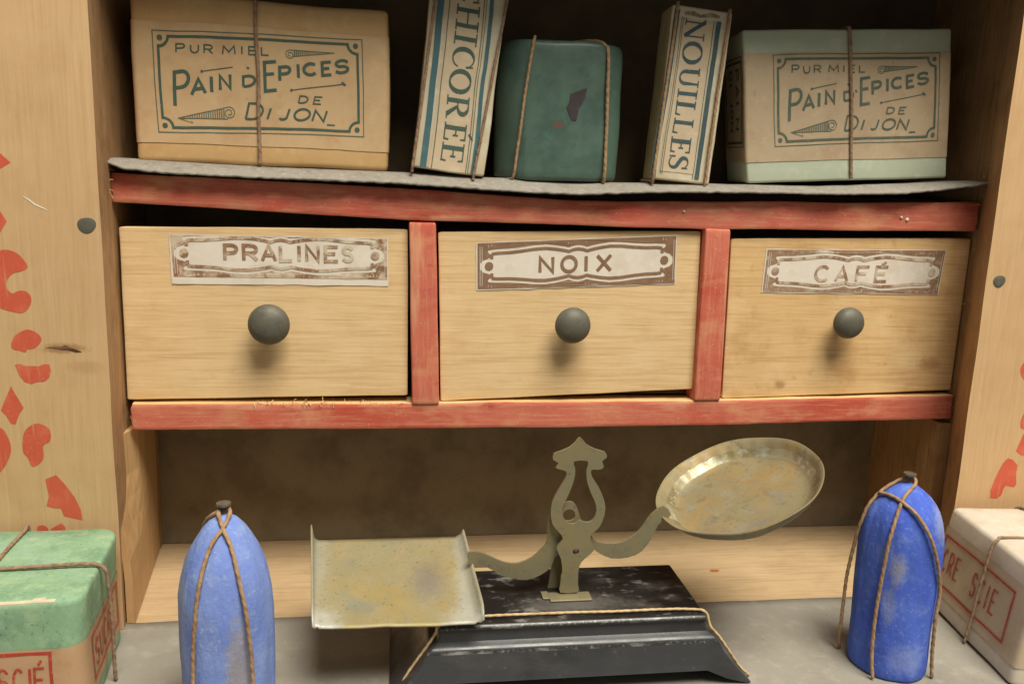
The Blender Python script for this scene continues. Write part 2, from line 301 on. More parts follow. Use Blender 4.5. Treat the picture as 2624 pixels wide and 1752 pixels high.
# ------------------------------------------------------------------ printed lines and hand-drawn letters (2D, cm)
def seg(pts, maxl=.25):
    out = [pts[0]]
    for a, b in zip(pts, pts[1:]):
        n = max(1, int(math.dist(a[:2], b[:2])/maxl))
        for k in range(1, n+1): out.append(tuple(x+(y-x)*k/n for x, y in zip(a, b)))
    return out
class Ink:
    """collects ribbons; every ribbon lies a hair above the one before"""
    def __init__(s): s.g = G(); s.k = 0
    def line(s, pts, w, to3, closed=False):
        """pts 2D or (x, y, relative width)"""
        if closed: pts = list(pts) + [pts[0]]
        pts = seg([p if len(p) == 3 else (p[0], p[1], 1.) for p in pts]); n = len(pts); L = []
        for i, p in enumerate(pts):
            a = pts[i-1] if i else (pts[-2] if closed else None); b = pts[i+1] if i < n-1 else (pts[1] if closed else None)
            ds = []
            if a: ds.append(Vector((p[0]-a[0], p[1]-a[1])))
            if b: ds.append(Vector((b[0]-p[0], b[1]-p[1])))
            ds = [d.normalized() for d in ds if d.length > 1e-7] or [Vector((1, 0))]
            t = sum(ds, Vector((0, 0))); t = t.normalized() if t.length > .1 else ds[0]
            k = 1/max(.55, t.dot(ds[0])); nn = Vector((-t.y, t.x))*(w*p[2]/2*k)
            L.append(((p[0]+nn.x, p[1]+nn.y), (p[0]-nn.x, p[1]-nn.y)))
        d = s.k*.00012; s.k += 1
        vs = [to3(q, d) for ab in L for q in ab]
        s.g.add(vs, [(2*i, 2*i+1, 2*i+3, 2*i+2) for i in range(n-1)])
    def blob(s, c, r, to3, n=14):
        d = s.k*.00012; s.k += 1
        s.g.add([to3((c[0]+r*math.cos(2*math.pi*i/n), c[1]+r*math.sin(2*math.pi*i/n)), d) for i in range(n)], [tuple(range(n))])
    def put(s, name, m, parent): return s.g.put(name, M[m], parent)
def arc(cx, cy, rx, ry, a0, a1, n=12):
    return [(cx+rx*math.cos(math.radians(a0+(a1-a0)*i/n)), cy+ry*math.sin(math.radians(a0+(a1-a0)*i/n))) for i in range(n+1)]
SANS = {
 'A': [[(0, 0), (.5, 1), (1, 0)], [(.2, .34), (.8, .34)]], 'I': [[(.5, 0), (.5, 1)]], 'L': [[(0, 1), (0, 0), (1, 0)]],
 'N': [[(0, 0), (0, 1), (1, 0), (1, 1)]], 'M': [[(0, 0), (.08, 1), (.5, .25), (.92, 1), (1, 0)]], 'X': [[(0, 0), (1, 1)], [(0, 1), (1, 0)]],
 'E': [[(1, 1), (0, 1), (0, 0), (1, 0)], [(0, .52), (.8, .52)]], 'F': [[(1, 1), (0, 1), (0, 0)], [(0, .52), (.8, .52)]],
 'O': [arc(.5, .5, .5, .5, 0, 360, 22)], 'C': [arc(.5, .5, .5, .5, 45, 315, 16)],
 'U': [[(0, 1)] + arc(.5, .42, .5, .42, 180, 360) + [(1, 1)]], 'J': [[(1, 1)] + arc(.66, .26, .34, .26, 0, -150)],
 'D': [[(0, 0), (0, 1), (.4, 1)] + arc(.4, .5, .6, .5, 90, -90) + [(0, 0)]],
 'P': [[(0, 0), (0, 1), (.55, 1)] + arc(.55, .74, .42, .26, 90, -90) + [(0, .48)]],
 'p': [[(0, 0), (0, 1), (.5, 1)] + arc(.5, .76, .5, .24, 90, -90) + [(0, .52)]],
 'e': [[(1, 1), (0, 1), (0, 0), (1, 0)], [(0, .58), (.8, .58)]],
 'R': [[(0, 0), (0, 1), (.55, 1)] + arc(.55, .74, .42, .26, 90, -90) + [(0, .48)], [(.45, .48), (1, 0)]],
 'S': [[(.97, .82)] + arc(.5, .75, .42, .25, 40, 250, 10) + arc(.5, .26, .46, .26, 75, -140, 10) + [(.03, .16)]],
}
SANS['É'] = SANS['E'] + [[(.42, 1.14), (.75, 1.32)]]
def sans(ink, ch, bl, br, tl, w, to3):
    for st in SANS[ch]:
        ink.line([(bl[0]+x*(br[0]-bl[0])+y*(tl[0]-bl[0]), bl[1]+x*(br[1]-bl[1])+y*(tl[1]-bl[1])) for x, y in st], w, to3)
def tk(pts, w0, w1):
    n = len(pts)-1; return [(x, y, w0+(w1-w0)*math.sin(math.pi*i/n)) for i, (x, y) in enumerate(pts)]
TH, HR = .19, .065      # stems and hairlines of the roman letters, in letter heights
def stem(x, y0=0, y1=1): return [(x, y0, TH), (x, y1, TH)]
def bar(x0, x1, y): return [(x0, y, HR), (x1, y, HR)]
def serif(x, y, s=.15): return bar(x-s, x+s, y+(.03 if y < .5 else -.03))
ROMAN = {   # letter: (strokes, width)
 'I': ([stem(.2), serif(.2, 0, .2), serif(.2, 1, .2)], .4),
 'H': ([stem(.2), stem(.72), bar(.2, .72, .5), serif(.2, 0, .18), serif(.2, 1, .18), serif(.72, 0, .18), serif(.72, 1, .18)], .92),
 'E': ([stem(.2), bar(.02, .68, .03), bar(.02, .66, .97), bar(.2, .5, .52), [(.66, .0, .09), (.69, .24, .05)], [(.64, 1, .09), (.66, .76, .05)], [(.5, .40, .07), (.5, .64, .07)]], .72),
 'L': ([stem(.2), bar(.02, .66, .03), serif(.2, 1, .18), [(.64, .0, .1), (.68, .26, .05)]], .7),
 'N': ([[(.16, 0, .07), (.16, 1, .07)], [(.1, .98, TH), (.76, .02, TH)], [(.76, 0, .07), (.76, 1, .07)], serif(.16, 0, .15), serif(.76, 1, .16), bar(.0, .2, .97)], .92),
 'O': ([[(x, y, .06+.15*abs(math.cos(math.radians(a)))) for (x, y), a in zip(arc(.45, .5, .38, .47, 0, 360, 26), [360*i/26 for i in range(27)])]], .9),
 'C': ([[(x, y, .06+.15*max(0, -math.cos(math.radians(40+280*i/20)))) for i, (x, y) in enumerate(arc(.46, .5, .38, .47, 40, 320, 20))], [(.76, .98, .05), (.77, .66, .1)], [(.78, .3, .07), (.74, .18, .05)]], .84),
 'U': ([stem(.2, .3, 1), [(.2, .32, TH)] + [(x, y, .07+.1*abs(math.cos(math.radians(180+180*i/10)))) for i, (x, y) in enumerate(arc(.46, .3, .26, .28, 180, 360, 10))] + [(.72, 1, .075)], serif(.2, 1, .17), serif(.72, 1, .15)], .9),
 'R': ([stem(.2), serif(.2, 0, .18), bar(.02, .45, .97), bar(.2, .45, .5), tk(arc(.42, .735, .27, .235, 90, -90), .065, .19), [(.42, .48, .12), (.74, .03, .2)], bar(.66, .9, .03)], .9),
 'S': ([[(.66, .8, .06)] + [(x, y, k) for (x, y), k in zip(arc(.38, .76, .25, .21, 40, 235, 9), [.06]*4+[.1, .13, .16, .18, .2, .2])] + [(x, y, k) for (x, y), k in zip(arc(.38, .25, .28, .23, 70, -140, 10), [.2, .2, .18, .16, .13, .1]+[.07]*5)], [(.66, .98, .05), (.67, .68, .08)], [(.08, .3, .08), (.09, .0, .05)]], .76),
}
ROMAN['É'] = (ROMAN['E'][0] + [[(.38, 1.12, .12), (.62, 1.32, .05)]], .72)

# ------------------------------------------------------------------ the cabinet
cab = thing('toy_grocery_cabinet', 'worn wooden toy grocery cabinet with red rails, dividers and stencilled side boards', 'toy shop', (10, 0, -4))
def board(name, poly, z0, z1, m, amp=.02, seed=0., step=.45, mi=None, mats=None):
    """upright board: plan outline (x, y) extruded in z, slightly uneven"""
    pts = [p[:2] for p in seg([tuple(p) for p in poly] + [tuple(poly[0])], step)][:-1]
    nz = max(2, int((z1-z0)/step)); rings = []
    for k in range(nz+1):
        z = z0+(z1-z0)*k/nz
        rings.append([Vector((x, y, z)) + Vector((*wob((x, y, z), .5, amp, seed)[:2], 0)) for x, y in pts])
    return loft(rings, True, True, True)
sb = board('side', [(-9, -1.6), (.165, -1.6), (-.12, -.03), (-9, -.03)], -3.962, 13.4, None, .02, 1)
def side_face(g, xin):
    # inner edge of the board is darker, rougher wood than its planed front
    ms = []
    for f in g.f:
        vs = [Vector(g.v[i]) for i in f]
        n = (vs[1]-vs[0]).cross(vs[2]-vs[0]); n.normalize() if n.length else None
        ms.append(0 if abs(n.y) > .8 else 1)
    g.m = ms; return g
sbo = side_face(sb, .1).put('side_board', [M['board_wood'], M['frame_wood']], cab)
sb2 = board('side', [(19.17, -1.6), (28, -1.6), (28, -.03), (20.03, -.03)], -3.962, 13.4, None, .02, 2)
sbo2 = side_face(sb2, 19).put('side_board', [M['board_wood'], M['frame_wood']], cab)
board('w', [(-1, -.1), (-.14, -.1), (-.22, 2.7), (-1, 2.7)], -3.96, 12, None, .015, 3).put('inner_wall', M['inner_wood'], cab)
board('w', [(20.07, -.1), (21, -.1), (21, 2.7), (19.98, 2.7)], -3.96, 12, None, .015, 4).put('inner_wall', M['inner_wood'], cab)
pg = board('w', [(.14, -1.36), (.31, -1.38), (-.25, 2.7), (-.42, 2.7), (-.1, 0)], -3.96, -.09, None, .012, 5)
pg.v = [(x-.36*max(0., min(1., (z+2.6)/1.5))*max(0., min(1., (.6-y)/1.2)), y, z) for x, y, z in pg.v]
pg.put('lower_panel', M['panel_wood'], cab)
board('w', [(19.72, -.02), (20.03, -.02), (19.95, 2.7), (19.66, 2.7)], -3.96, -.06, None, .012, 6).put('lower_panel', M['inner_wood'], cab)
roundbox((10, 2.86, 4.2), (22.4, .3, 16.4), .03, 1.2).put('back_panel', M['back_paper'], cab, smooth=40)
roundbox((10, -3.2, -4.15), (40, 13, .3), .03, 1.0, lambda v: v + Vector((0, 0, 1))*wob(v, .4, .012, 8).z).put('floor_board', M['floor_wood'], cab, smooth=40)
roundbox((10, .45, 11.25), (22, 4.4, .4), .05, 1.5).put('top_board', M['dark_wood'], cab, smooth=40)
roundbox((10, 2.68, 8.5), (22, .04, 7.4), .015, 1.5).put('back_shade_sheet', M['back_shade'], cab)  # added darker sheet, deepens the shade behind the upper packages
roundbox((10, 1.66, 5.3), (20.0, 2.0, .6), .04, 1).put('shelf_board', M['dark_wood'], cab, smooth=40)
roundbox((10, 1.66, .27), (19.9, 1.95, .42), .04, 1).put('shelf_board', M['dark_wood'], cab, smooth=40)

def interp(x, tab):
    for (a, p), (b, q) in zip(tab, tab[1:]):
        if x <= b: return p+(q-p)*max(0, (x-a)/(b-a))
    return tab[-1][1]
def rail(x0, x1, y0, y1, top, bot, seed):
    g = roundbox(((x0+x1)/2, (y0+y1)/2, 0), (x1-x0, y1-y0, 2), .05, .22, None, lambda n: 0 if n.y < -.6 else 1)
    out = []
    for x, y, z in g.v:
        a, b = interp(x, bot), interp(x, top); t = (z+1)/2
        v = Vector((x, y, a+(b-a)*t)); k = wob((x*1.0, y, z*.4), .6, .022, seed)+wob((x, y*2, z), 6, .008, seed)
        e = min(x-x0, x1-x)
        if e < .25: k += Vector((noise.noise(Vector((z*6, y*6, seed)))*.09, 0, 0))
        out.append(v+k)
    g.v = [tuple(v) for v in out]; return g
rail(-.14, 20.0, 0, .55, [(-.14, 5.56), (3, 5.5), (6.7, 5.42), (9.7, 5.27), (13.3, 5.37), (17, 5.46), (20, 5.56)],
     [(-.14, 4.94), (3, 4.84), (6.2, 4.74), (12.8, 4.72), (20, 4.85)], 1).put('shelf_rail', [M['red_paint'], M['raw_wood']], cab, smooth=50)
rail(0, 20.0, 0, .65, [(0, .54), (6, .53), (13, .56), (20, .69)], [(0, -.06), (9, -.09), (14, -.05), (20, .08)], 2).put('shelf_rail', [M['red_paint'], M['raw_wood']], cab, smooth=50)
def divider(xt0, xt1, xb0, xb1, z0, z1, seed):
    def d(v):
        t = (v.z+1)/2; s = v.x+.5
        x = (xb0+(xb1-xb0)*s)*(1-t) + (xt0+(xt1-xt0)*s)*t
        return Vector((x, v.y, z0+(z1-z0)*t)) + wob((x, v.y, 3*t), 1.2, .012, seed)
    g = roundbox((0, 1.15, 0), (1, 2.4, 2), .05, .2, d); return g
divider(6.1, 6.7, 6.21, 6.84, .50, 4.70, 3).put('divider', M['red_paint_upright'], cab, smooth=50)
divider(13.0, 13.62, 13.03, 13.70, .57, 4.74, 4).put('divider', M['red_paint_upright'], cab, smooth=50)

# red stencilled ornament, nails, scratch and gouge on the side boards
def onface(y): return lambda p, d: Vector((p[0], y-d + wob((p[0], -1.6, p[1]), .5, .02, 1 if p[0] < 10 else 2).y, p[1]))
LS = [[(-1.72,5.87),(-1.54,5.82),(-1.37,5.66),(-1.56,5.54),(-1.9,5.4),(-2.2,5.6)], [(-1.75,4.91),(-1.62,4.74),(-1.52,4.56),(-1.65,4.35),(-1.8,4.22),(-2.0,4.56)],
 ccurve([(-2.3,3.62),(-1.97,3.86),(-1.77,3.97),(-1.59,4.02),(-1.4,3.97),(-1.27,3.83),(-1.21,3.69),(-1.34,3.61),(-1.48,3.57),(-1.59,3.45),(-1.62,3.3),(-1.53,3.18),(-1.41,3.23),(-1.27,3.22),(-1.19,3.1),(-1.23,2.93),(-1.37,2.8),(-1.58,2.83),(-1.76,2.89),(-2.0,3.05)]),
 ccurve([(-1.62,2.17),(-1.55,2.33),(-1.42,2.43),(-1.29,2.47),(-1.14,2.41),(-1.06,2.29),(-1.12,2.17),(-1.23,2.09),(-1.33,2.08),(-1.37,2.02),(-1.47,2.05),(-1.59,2.08)]),
 [(-1.58,1.77),(-1.49,1.79),(-1.41,1.75),(-1.14,1.74),(-1.06,1.78),(-0.95,1.78),(-0.93,1.65),(-0.97,1.51),(-1.06,1.43),(-1.21,1.42),(-1.3,1.38),(-1.42,1.42),(-1.51,1.54)],
 [(-1.68,1.34),(-1.61,1.17),(-1.48,.9),(-1.57,.77),(-1.65,.56),(-1.74,.58),(-1.81,.74),(-1.9,.85),(-1.82,1.04)],
 ccurve([(-2.24,.4),(-2.09,.48),(-1.95,.5),(-1.84,.37),(-1.77,.09),(-1.83,-.15),(-1.96,-.37),(-2.12,-.48),(-2.4,-.2),(-2.45,.2)]),
 ccurve([(-1.55,.2),(-1.49,.42),(-1.36,.54),(-1.22,.57),(-1.05,.48),(-1.01,.33),(-1.05,.19),(-1.17,.11),(-1.18,-.13),(-1.27,-.27),(-1.41,-.32),(-1.48,-.13),(-1.55,-.02)]),
 [(-1.18,-.6),(-.97,-.51),(-.81,-.72),(-.65,-.99),(-.55,-1.26),(-.52,-1.5),(-.7,-1.45),(-.88,-1.4),(-.93,-1.23),(-1.07,-1.22),(-1.2,-1.17),(-1.14,-.97)],
 ccurve([(-1.4,-1.62),(-1.29,-1.59),(-1.21,-1.65),(-1.2,-1.8),(-1.4,-1.85)]), [(-1.15,-1.67),(-.94,-1.55),(-.87,-1.64),(-.85,-1.9),(-1.15,-1.9)]]
RS = [ccurve([(20.52,1.92),(20.41,1.84),(20.38,1.71),(20.44,1.56),(20.59,1.47),(20.8,1.7)]), ccurve([(20.72,.71),(20.62,.56),(20.6,.4),(20.67,.27),(20.95,.3),(21.0,.6)]),
 [(20.84,.22),(20.73,.16),(20.66,-.05),(20.59,-.28),(20.74,-.38),(20.95,-.42),(21.1,-.1)],
 [(20.4,-.45),(20.53,-.49),(20.69,-.63),(20.68,-.83),(20.73,-1.12),(20.68,-1.19),(20.45,-1.14),(20.4,-1.23),(20.38,-1.37),(20.27,-1.47),(20.08,-1.45),(20.06,-1.25),(20.12,-1.01),(20.2,-.78),(20.29,-.57)],
 ccurve([(21.3,3.9),(21.1,4.0),(20.95,3.8),(21.0,3.3),(21.1,2.9),(21.4,3.0)])]
def pdense(p): return [q[:2] for q in seg(list(p)+[p[0]], .12)][:-1]
flat([pdense(p) for p in LS], onface(-1.604)).put('stencil_pattern', M['stencil_red'], sbo)
flat([pdense(p) for p in RS], onface(-1.604)).put('stencil_pattern', M['stencil_red'], sbo2)
def nail_disc(x, z, r, par):
    lathe([(r, 0), (r, .004), (r*.97, .006), (r*.3, .006)], (x, -1.6, z), Vector((0, -1, 0)), 20, lambda rr, h, a, i: (rr*(1+.06*math.sin(2*a+1)+.05*math.sin(3*a)), h)).put('nail', M['grey_metal'], par, smooth=50)
nail_disc(-.09, 4.52, .165, sbo); nail_disc(19.50, 3.79, .145, sbo2)
ik = Ink(); ik.line([(-1.2,5.04,.4),(-1.1,4.98,1),(-.99,4.89,1.1),(-.88,4.84,.9),(-.76,4.78,.3)], .028, onface(-1.606)); ik.put('scratch', 'white_fleck', sbo)
flat([pdense([(-1.02,2.12),(-.85,2.13),(-.7,2.13),(-.63,2.17),(-.55,2.12),(-.46,2.09),(-.32,2.03),(-.44,2.02),(-.6,2.07),(-.68,2.07),(-.87,2.10)])], onface(-1.606)).put('gouge', M['gouge_dark'], sbo)
# frayed wood fibres along the inner edges
def fibres(n, xyz, par, seed):
    rr = random.Random(seed); g = G()
    for _ in range(n):
        p = Vector(xyz(rr)); d = Vector((rr.uniform(-1, 1), rr.uniform(-1, .2), rr.uniform(-1, 1))).normalized()*rr.uniform(.05, .16); s = d.orthogonal().normalized()*.012
        q = p+d*.5+Vector((0, 0, rr.uniform(-.04, .04)))
        g.add([p-s, p+s, q+s*.8, q-s*.8, p+d], [(0, 1, 2, 3), (3, 2, 4)])
    return g
fibres(46, lambda r: (lambda t: (19.98-.10*r.random()-.03, -.12-.1*r.random(), t))(r.choice([r.uniform(5.5, 7), r.uniform(-1.2, 5)])), sbo2, 5).put('wood_fibres', M['splinter'], sbo2)
fibres(18, lambda r: (-.13+.06*r.random(), -.14-.1*r.random(), r.uniform(4.9, 6)), sbo, 6).put('wood_fibres', M['splinter'], sbo)
fibres(60, lambda r: (r.uniform(2.6, 6.1), -.005+.05*r.random(), .55), cab, 7).put('wood_fibres', M['raw_wood'], cab)
flat([pdense([(13.88, .18), (13.98, .24), (14.12, .22), (14.16, .16), (14.05, .10), (13.93, .11)])], lambda p, d: Vector((p[0], p[1], -3.992))).put('orange_chip', M['chip'], cab)
for x, z, r in ((17.94, 5.14, .035), (18.10, 5.09, .045), (12.45, 5.12, .03)):
    lathe([(r, 0), (r*.9, .02), (r*.4, .04)], (x, .0, z), Vector((0, -1, 0)), 10).put('paint_fleck', M['white_fleck'], cab)

# ------------------------------------------------------------------ drawers
def knob(c, par, r=.455):
    prof = [(.12, -.02), (.12, .26), (.20, .31), (r*.86, .35), (r*.97, .39), (r, .44), (r*.97, .50), (r*.86, .575), (r*.66, .64), (r*.4, .68), (r*.15, .70)]
    lathe(prof, c, Vector((0, -1, 0)), 40).put('knob', M['grey_metal'], par, smooth=60)
CT = [(.06, .835), (.10, .85), (.16, .855), (.22, .875), (.28, .905), (.34, .915), (.39, .89), (.43, .86), (.455, .835), (.475, .865), (.5, .88)]
def cartouche(off):
    """closed outline of the label's inner field in label fractions, moved up by off"""
    top = CT + [(1-x, y) for x, y in reversed(CT[:-1])]
    right = [(.945, .80), (.925, .70), (.945, .655), (.965, .63), (.98, .57), (.982, .5), (.98, .43), (.965, .37), (.945, .345), (.925, .30), (.945, .20)]
    bot = [(x, 1-y) for x, y in reversed(top)]
    left = [(1-x, y) for x, y in reversed(right)]
    return [(x, y+off) for x, y in top + right + bot + left]
def drawer(word, letters, quad, lab, kn, label, brown, off, pick, seed):
    (x0, zt0), (x1, zt1), (xb0, zb0), (xb1, zb1) = quad
    yf = .15
    t = thing('drawer', label, 'drawer', ((xb0+xb1)/2, yf, min(zb0, zb1)), 'small labelled drawers')
    def d(v):
        s = v.x+.5; q = (v.z+1)/2
        a = Vector((xb0+(xb1-xb0)*s, 0, zb0+(zb1-zb0)*s)); b = Vector((x0+(x1-x0)*s, 0, zt0+(zt1-zt0)*s))
        p = a+(b-a)*q; p.y = yf + v.y
        return p + Vector((.6, .5, .6))*wob((p.x, p.y, p.z), .9, .02, seed).x
    g = roundbox((0, .17, 0), (1, .34, 2), .016, .12, d)
    g.put('drawer_front', M['drawer_wood_stained' if word == 'CAFÉ' else 'drawer_wood'], t, smooth=50)
    cx, w = (xb0+xb1)/2, (x1-x0)-.25; h = zt0-zb0-.35
    bx = G()
    for c, s in (((cx-w/2, 1.42, zb0+.05+h/2), (.14, 1.8, h)), ((cx+w/2, 1.42, zb0+.05+h/2), (.14, 1.8, h)), ((cx, 2.3, zb0+.05+h/2), (w-.15, .12, h)), ((cx, 1.37, zb0+.12), (w-.15, 1.7, .1))):
        q = roundbox(c, s, .02, 1.0); bx.add(q.v, q.f)
    bx.put('drawer_box', M['dark_wood'], t)
    # label: thin paper, brown printed frame round a white cartouche
    TL, TR, BR, BL = [Vector((x, 0, z)) for x, z in lab]
    W = (BR-BL).length; H = (TL-BL).length
    def to3(p, dd, lift=0.):
        s, q = p[0]/W, p[1]/H
        v = (BL*(1-s)+BR*s)*(1-q) + (TL*(1-s)+TR*s)*q
        v.y = yf - .012 + .5*wob((v.x, yf, v.z), .9, .02, seed).x - lift - dd - .012*abs(noise.noise(Vector((v.x*1.3, v.z*1.3, seed))))
        return v
    nx, nz_ = 40, 8; vs = []
    for j in range(nz_+1):
        for i in range(nx+1):
            p = [W*i/nx, H*j/nz_]
            if j in (0, nz_): p[1] += .018*noise.noise(Vector((p[0]*2.1, j, seed)))
            if i in (0, nx): p[0] += .015*noise.noise(Vector((p[1]*3, i, seed)))
            vs.append(to3(p, 0))
    fs = [(j*(nx+1)+i, j*(nx+1)+i+1, (j+1)*(nx+1)+i+1, (j+1)*(nx+1)+i) for j in range(nz_) for i in range(nx)]
    lb = obj('label', vs, fs, M['label_white'], t, smooth=180)
    fr = G(); B = Ink(); Wt = Ink()
    f3 = lambda p, dd: to3(p, dd, .006)
    lo = .12*H if off else 0.
    hole = [(x*W, min(y*H, H*.985)) for x, y in cartouche(off)]
    outer = seg([(.03 if not off else .05, lo+.03), (W-.02, lo+.02), (W-.02, H-.02), (.03, H-.02), (.03 if not off else .05, lo+.03)], .2)[:-1]
    tri = tessellate_polygon([[Vector((x, y, 0)) for x, y in outer], [Vector((x, y, 0)) for x, y in hole]])
    allp = outer+hole; F = []
    for q in tri:
        a, b, c = [allp[i] for i in q]
        F.append(tuple(q) if (b[0]-a[0])*(c[1]-a[1])-(c[0]-a[0])*(b[1]-a[1]) > 0 else tuple(q[::-1]))
    fr.add([f3(p, 0) for p in allp], F)
    fr.put('label_frame', M[brown], lb)
    # inner brown band, end stops and dots
    i3 = lambda p, dd: to3(p, dd, .009)
    top = [(x*W, (y+off-.085)*H) for x, y in CT + [(1-x, y) for x, y in reversed(CT[:-1])]]
    top = [(min(W*.925, max(W*.075, x)), min(y, H*.95)) for x, y in top]
    botm = [(x, (1+2*off)*H - y) for x, y in top]
    for ln in (top, botm):
        B.line(ln, .066, i3)
        for e in (ln[0], ln[-1]):
            s = 1 if ln is botm else -1
            B.line([(e[0], e[1]), (e[0], e[1]+s*.11)], .075, i3)
    for x in (.062, .938): B.blob((x*W, (.5+off)*H), .098, i3, 18)
    for ch, (a, b, z0, z1) in zip(word, letters):
        sans(B, ch, (a*W, z0*H), (b*W, z0*H), (a*W, z1*H), pick[1], i3)
    B.put('lettering', pick[0], lb)
    for side in (0, 1):
        n = 60
        for k in range(n):
            if R.random() < .35: continue
            x = W*(.06+.9*k/n)+R.uniform(-.01, .01); c = (interp(x/W if x < W/2 else 1-x/W, CT)+off)
            if side == 0: a, b = (c+.05)*H, H-.05
            else: a, b = lo+.05, ((1-c+2*off)-.05)*H
            if b-a > .06: Wt.line([(x, a+R.uniform(0, .03)), (x+R.uniform(-.006, .006), b-R.uniform(0, .03))], R.uniform(.007, .015), i3)
    for x in (.012, .022, .978, .988):
        Wt.line([(x*W+.03, lo+.1), (x*W+.03, H-.1)], .010, i3)
    Wt.put('hatching', 'label_white', lb)
    knob((kn[0], yf, kn[1]), t, kn[2])
S15 = 1.0082
def sq(p): return (5.847+(p[0]-5.847)*S15, 5.408+(p[1]-5.408)*S15)
def q4(*ps): return [sq(p) for p in ps]
drawer('PRALINES', [(.245, .30, .50, .80), (.330, .39, .50, .80), (.414, .475, .50, .82), (.498, .55, .50, .80), (.577, .59, .50, .81), (.618, .672, .50, .81), (.705, .763, .50, .80), (.786, .832, .51, .80)],
       q4((-.02, 4.43), (6.08, 4.54), (-.04, .64), (6.11, .73)), q4((.99, 4.30), (5.64, 4.33), (5.65, 3.26), (1.01, 3.23)), (3.07, 2.40, .45),
       'pale wooden drawer with a crumpled PRALINES label and round grey knob', 'label_brown_worn', .125, ('label_brown_worn', .075), 1)
drawer('NOIX', [(.312, .375, .34, .645), (.42, .492, .335, .64), (.5405, .5415, .335, .64), (.597, .665, .33, .645)],
       q4((6.76, 4.50), (12.9, 4.67), (6.88, .59), (13.0, .87)), q4((7.61, 4.28), (12.32, 4.57), (12.36, 3.42), (7.64, 3.19)), (9.87, 2.45, .42),
       'pale wooden drawer with a clean white NOIX label and grey knob', 'label_brown', 0., ('label_brown', .075), 2)
drawer('CAFÉ', [(.285, .362, .29, .61), (.40, .465, .29, .61), (.515, .58, .29, .61), (.622, .685, .29, .61)],
       q4((13.68, 4.52), (19.89, 4.68), (13.76, .62), (19.88, .83)), q4((14.56, 4.30), (19.25, 4.39), (19.17, 3.27), (14.52, 3.25)), (16.70, 2.58, .385),
       'pale wooden drawer with a faded CAFÉ label and narrow grey knob', 'label_brown_faded', 0., ('label_brown_worn', .065), 3)

# ------------------------------------------------------------------ warped cardboard liner on the shelf
CBZ = [(-.2, 5.92), (.2, 5.76), (1, 5.70), (2.9, 5.67), (5.7, 5.66), (7.4, 5.60), (8.9, 5.55), (9.9, 5.55), (10.7, 5.60), (12, 5.67), (13.8, 5.72), (16, 5.75), (17.7, 5.82), (18.8, 5.95), (20.0, 6.14)]
def cb_top(x, y):
    back = interp(x, [(-.2, 5.88), (3, 5.80), (6, 5.79), (8, 5.74), (10, 5.71), (13, 5.78), (16, 5.82), (18, 5.95), (20, 6.1)])
    fr = interp(x, CBZ)-.08; t = max(0., min(1., (y+.25)/.75)); t = t*t*(3-2*t)
    return fr+(back-fr)*t
vs = []; nx, ys = 300, [-.30, -.26, -.20, -.12, 0, .12, .3, .5, .8, 1.2, 1.6, 2.1, 2.6]
for j, y in enumerate(ys):
    for i in range(nx+1):
        x = -.16+20.08*i/nx; yy = y
        if j < 4: yy += .09*noise.noise(Vector((x*1.1, 0, 3)))+.06*noise.noise(Vector((x*7, j*.3, 1)))
        vs.append((x, yy, cb_top(x, yy) + (.022*noise.noise(Vector((x*5, y*4, 5))) if j < 3 else .008*noise.noise(Vector((x*2, y*2, 5))))))
fs = [(j*(nx+1)+i, j*(nx+1)+i+1, (j+1)*(nx+1)+i+1, (j+1)*(nx+1)+i) for j in range(len(ys)-1) for i in range(nx)]
cbo = obj('cardboard_liner', vs, fs, M['cardboard'], None, smooth=50, solid=.06, loc=(10, 1, 5.8), cat='cardboard', label='warped grey cardboard strip with torn front edge under the shelf packages')

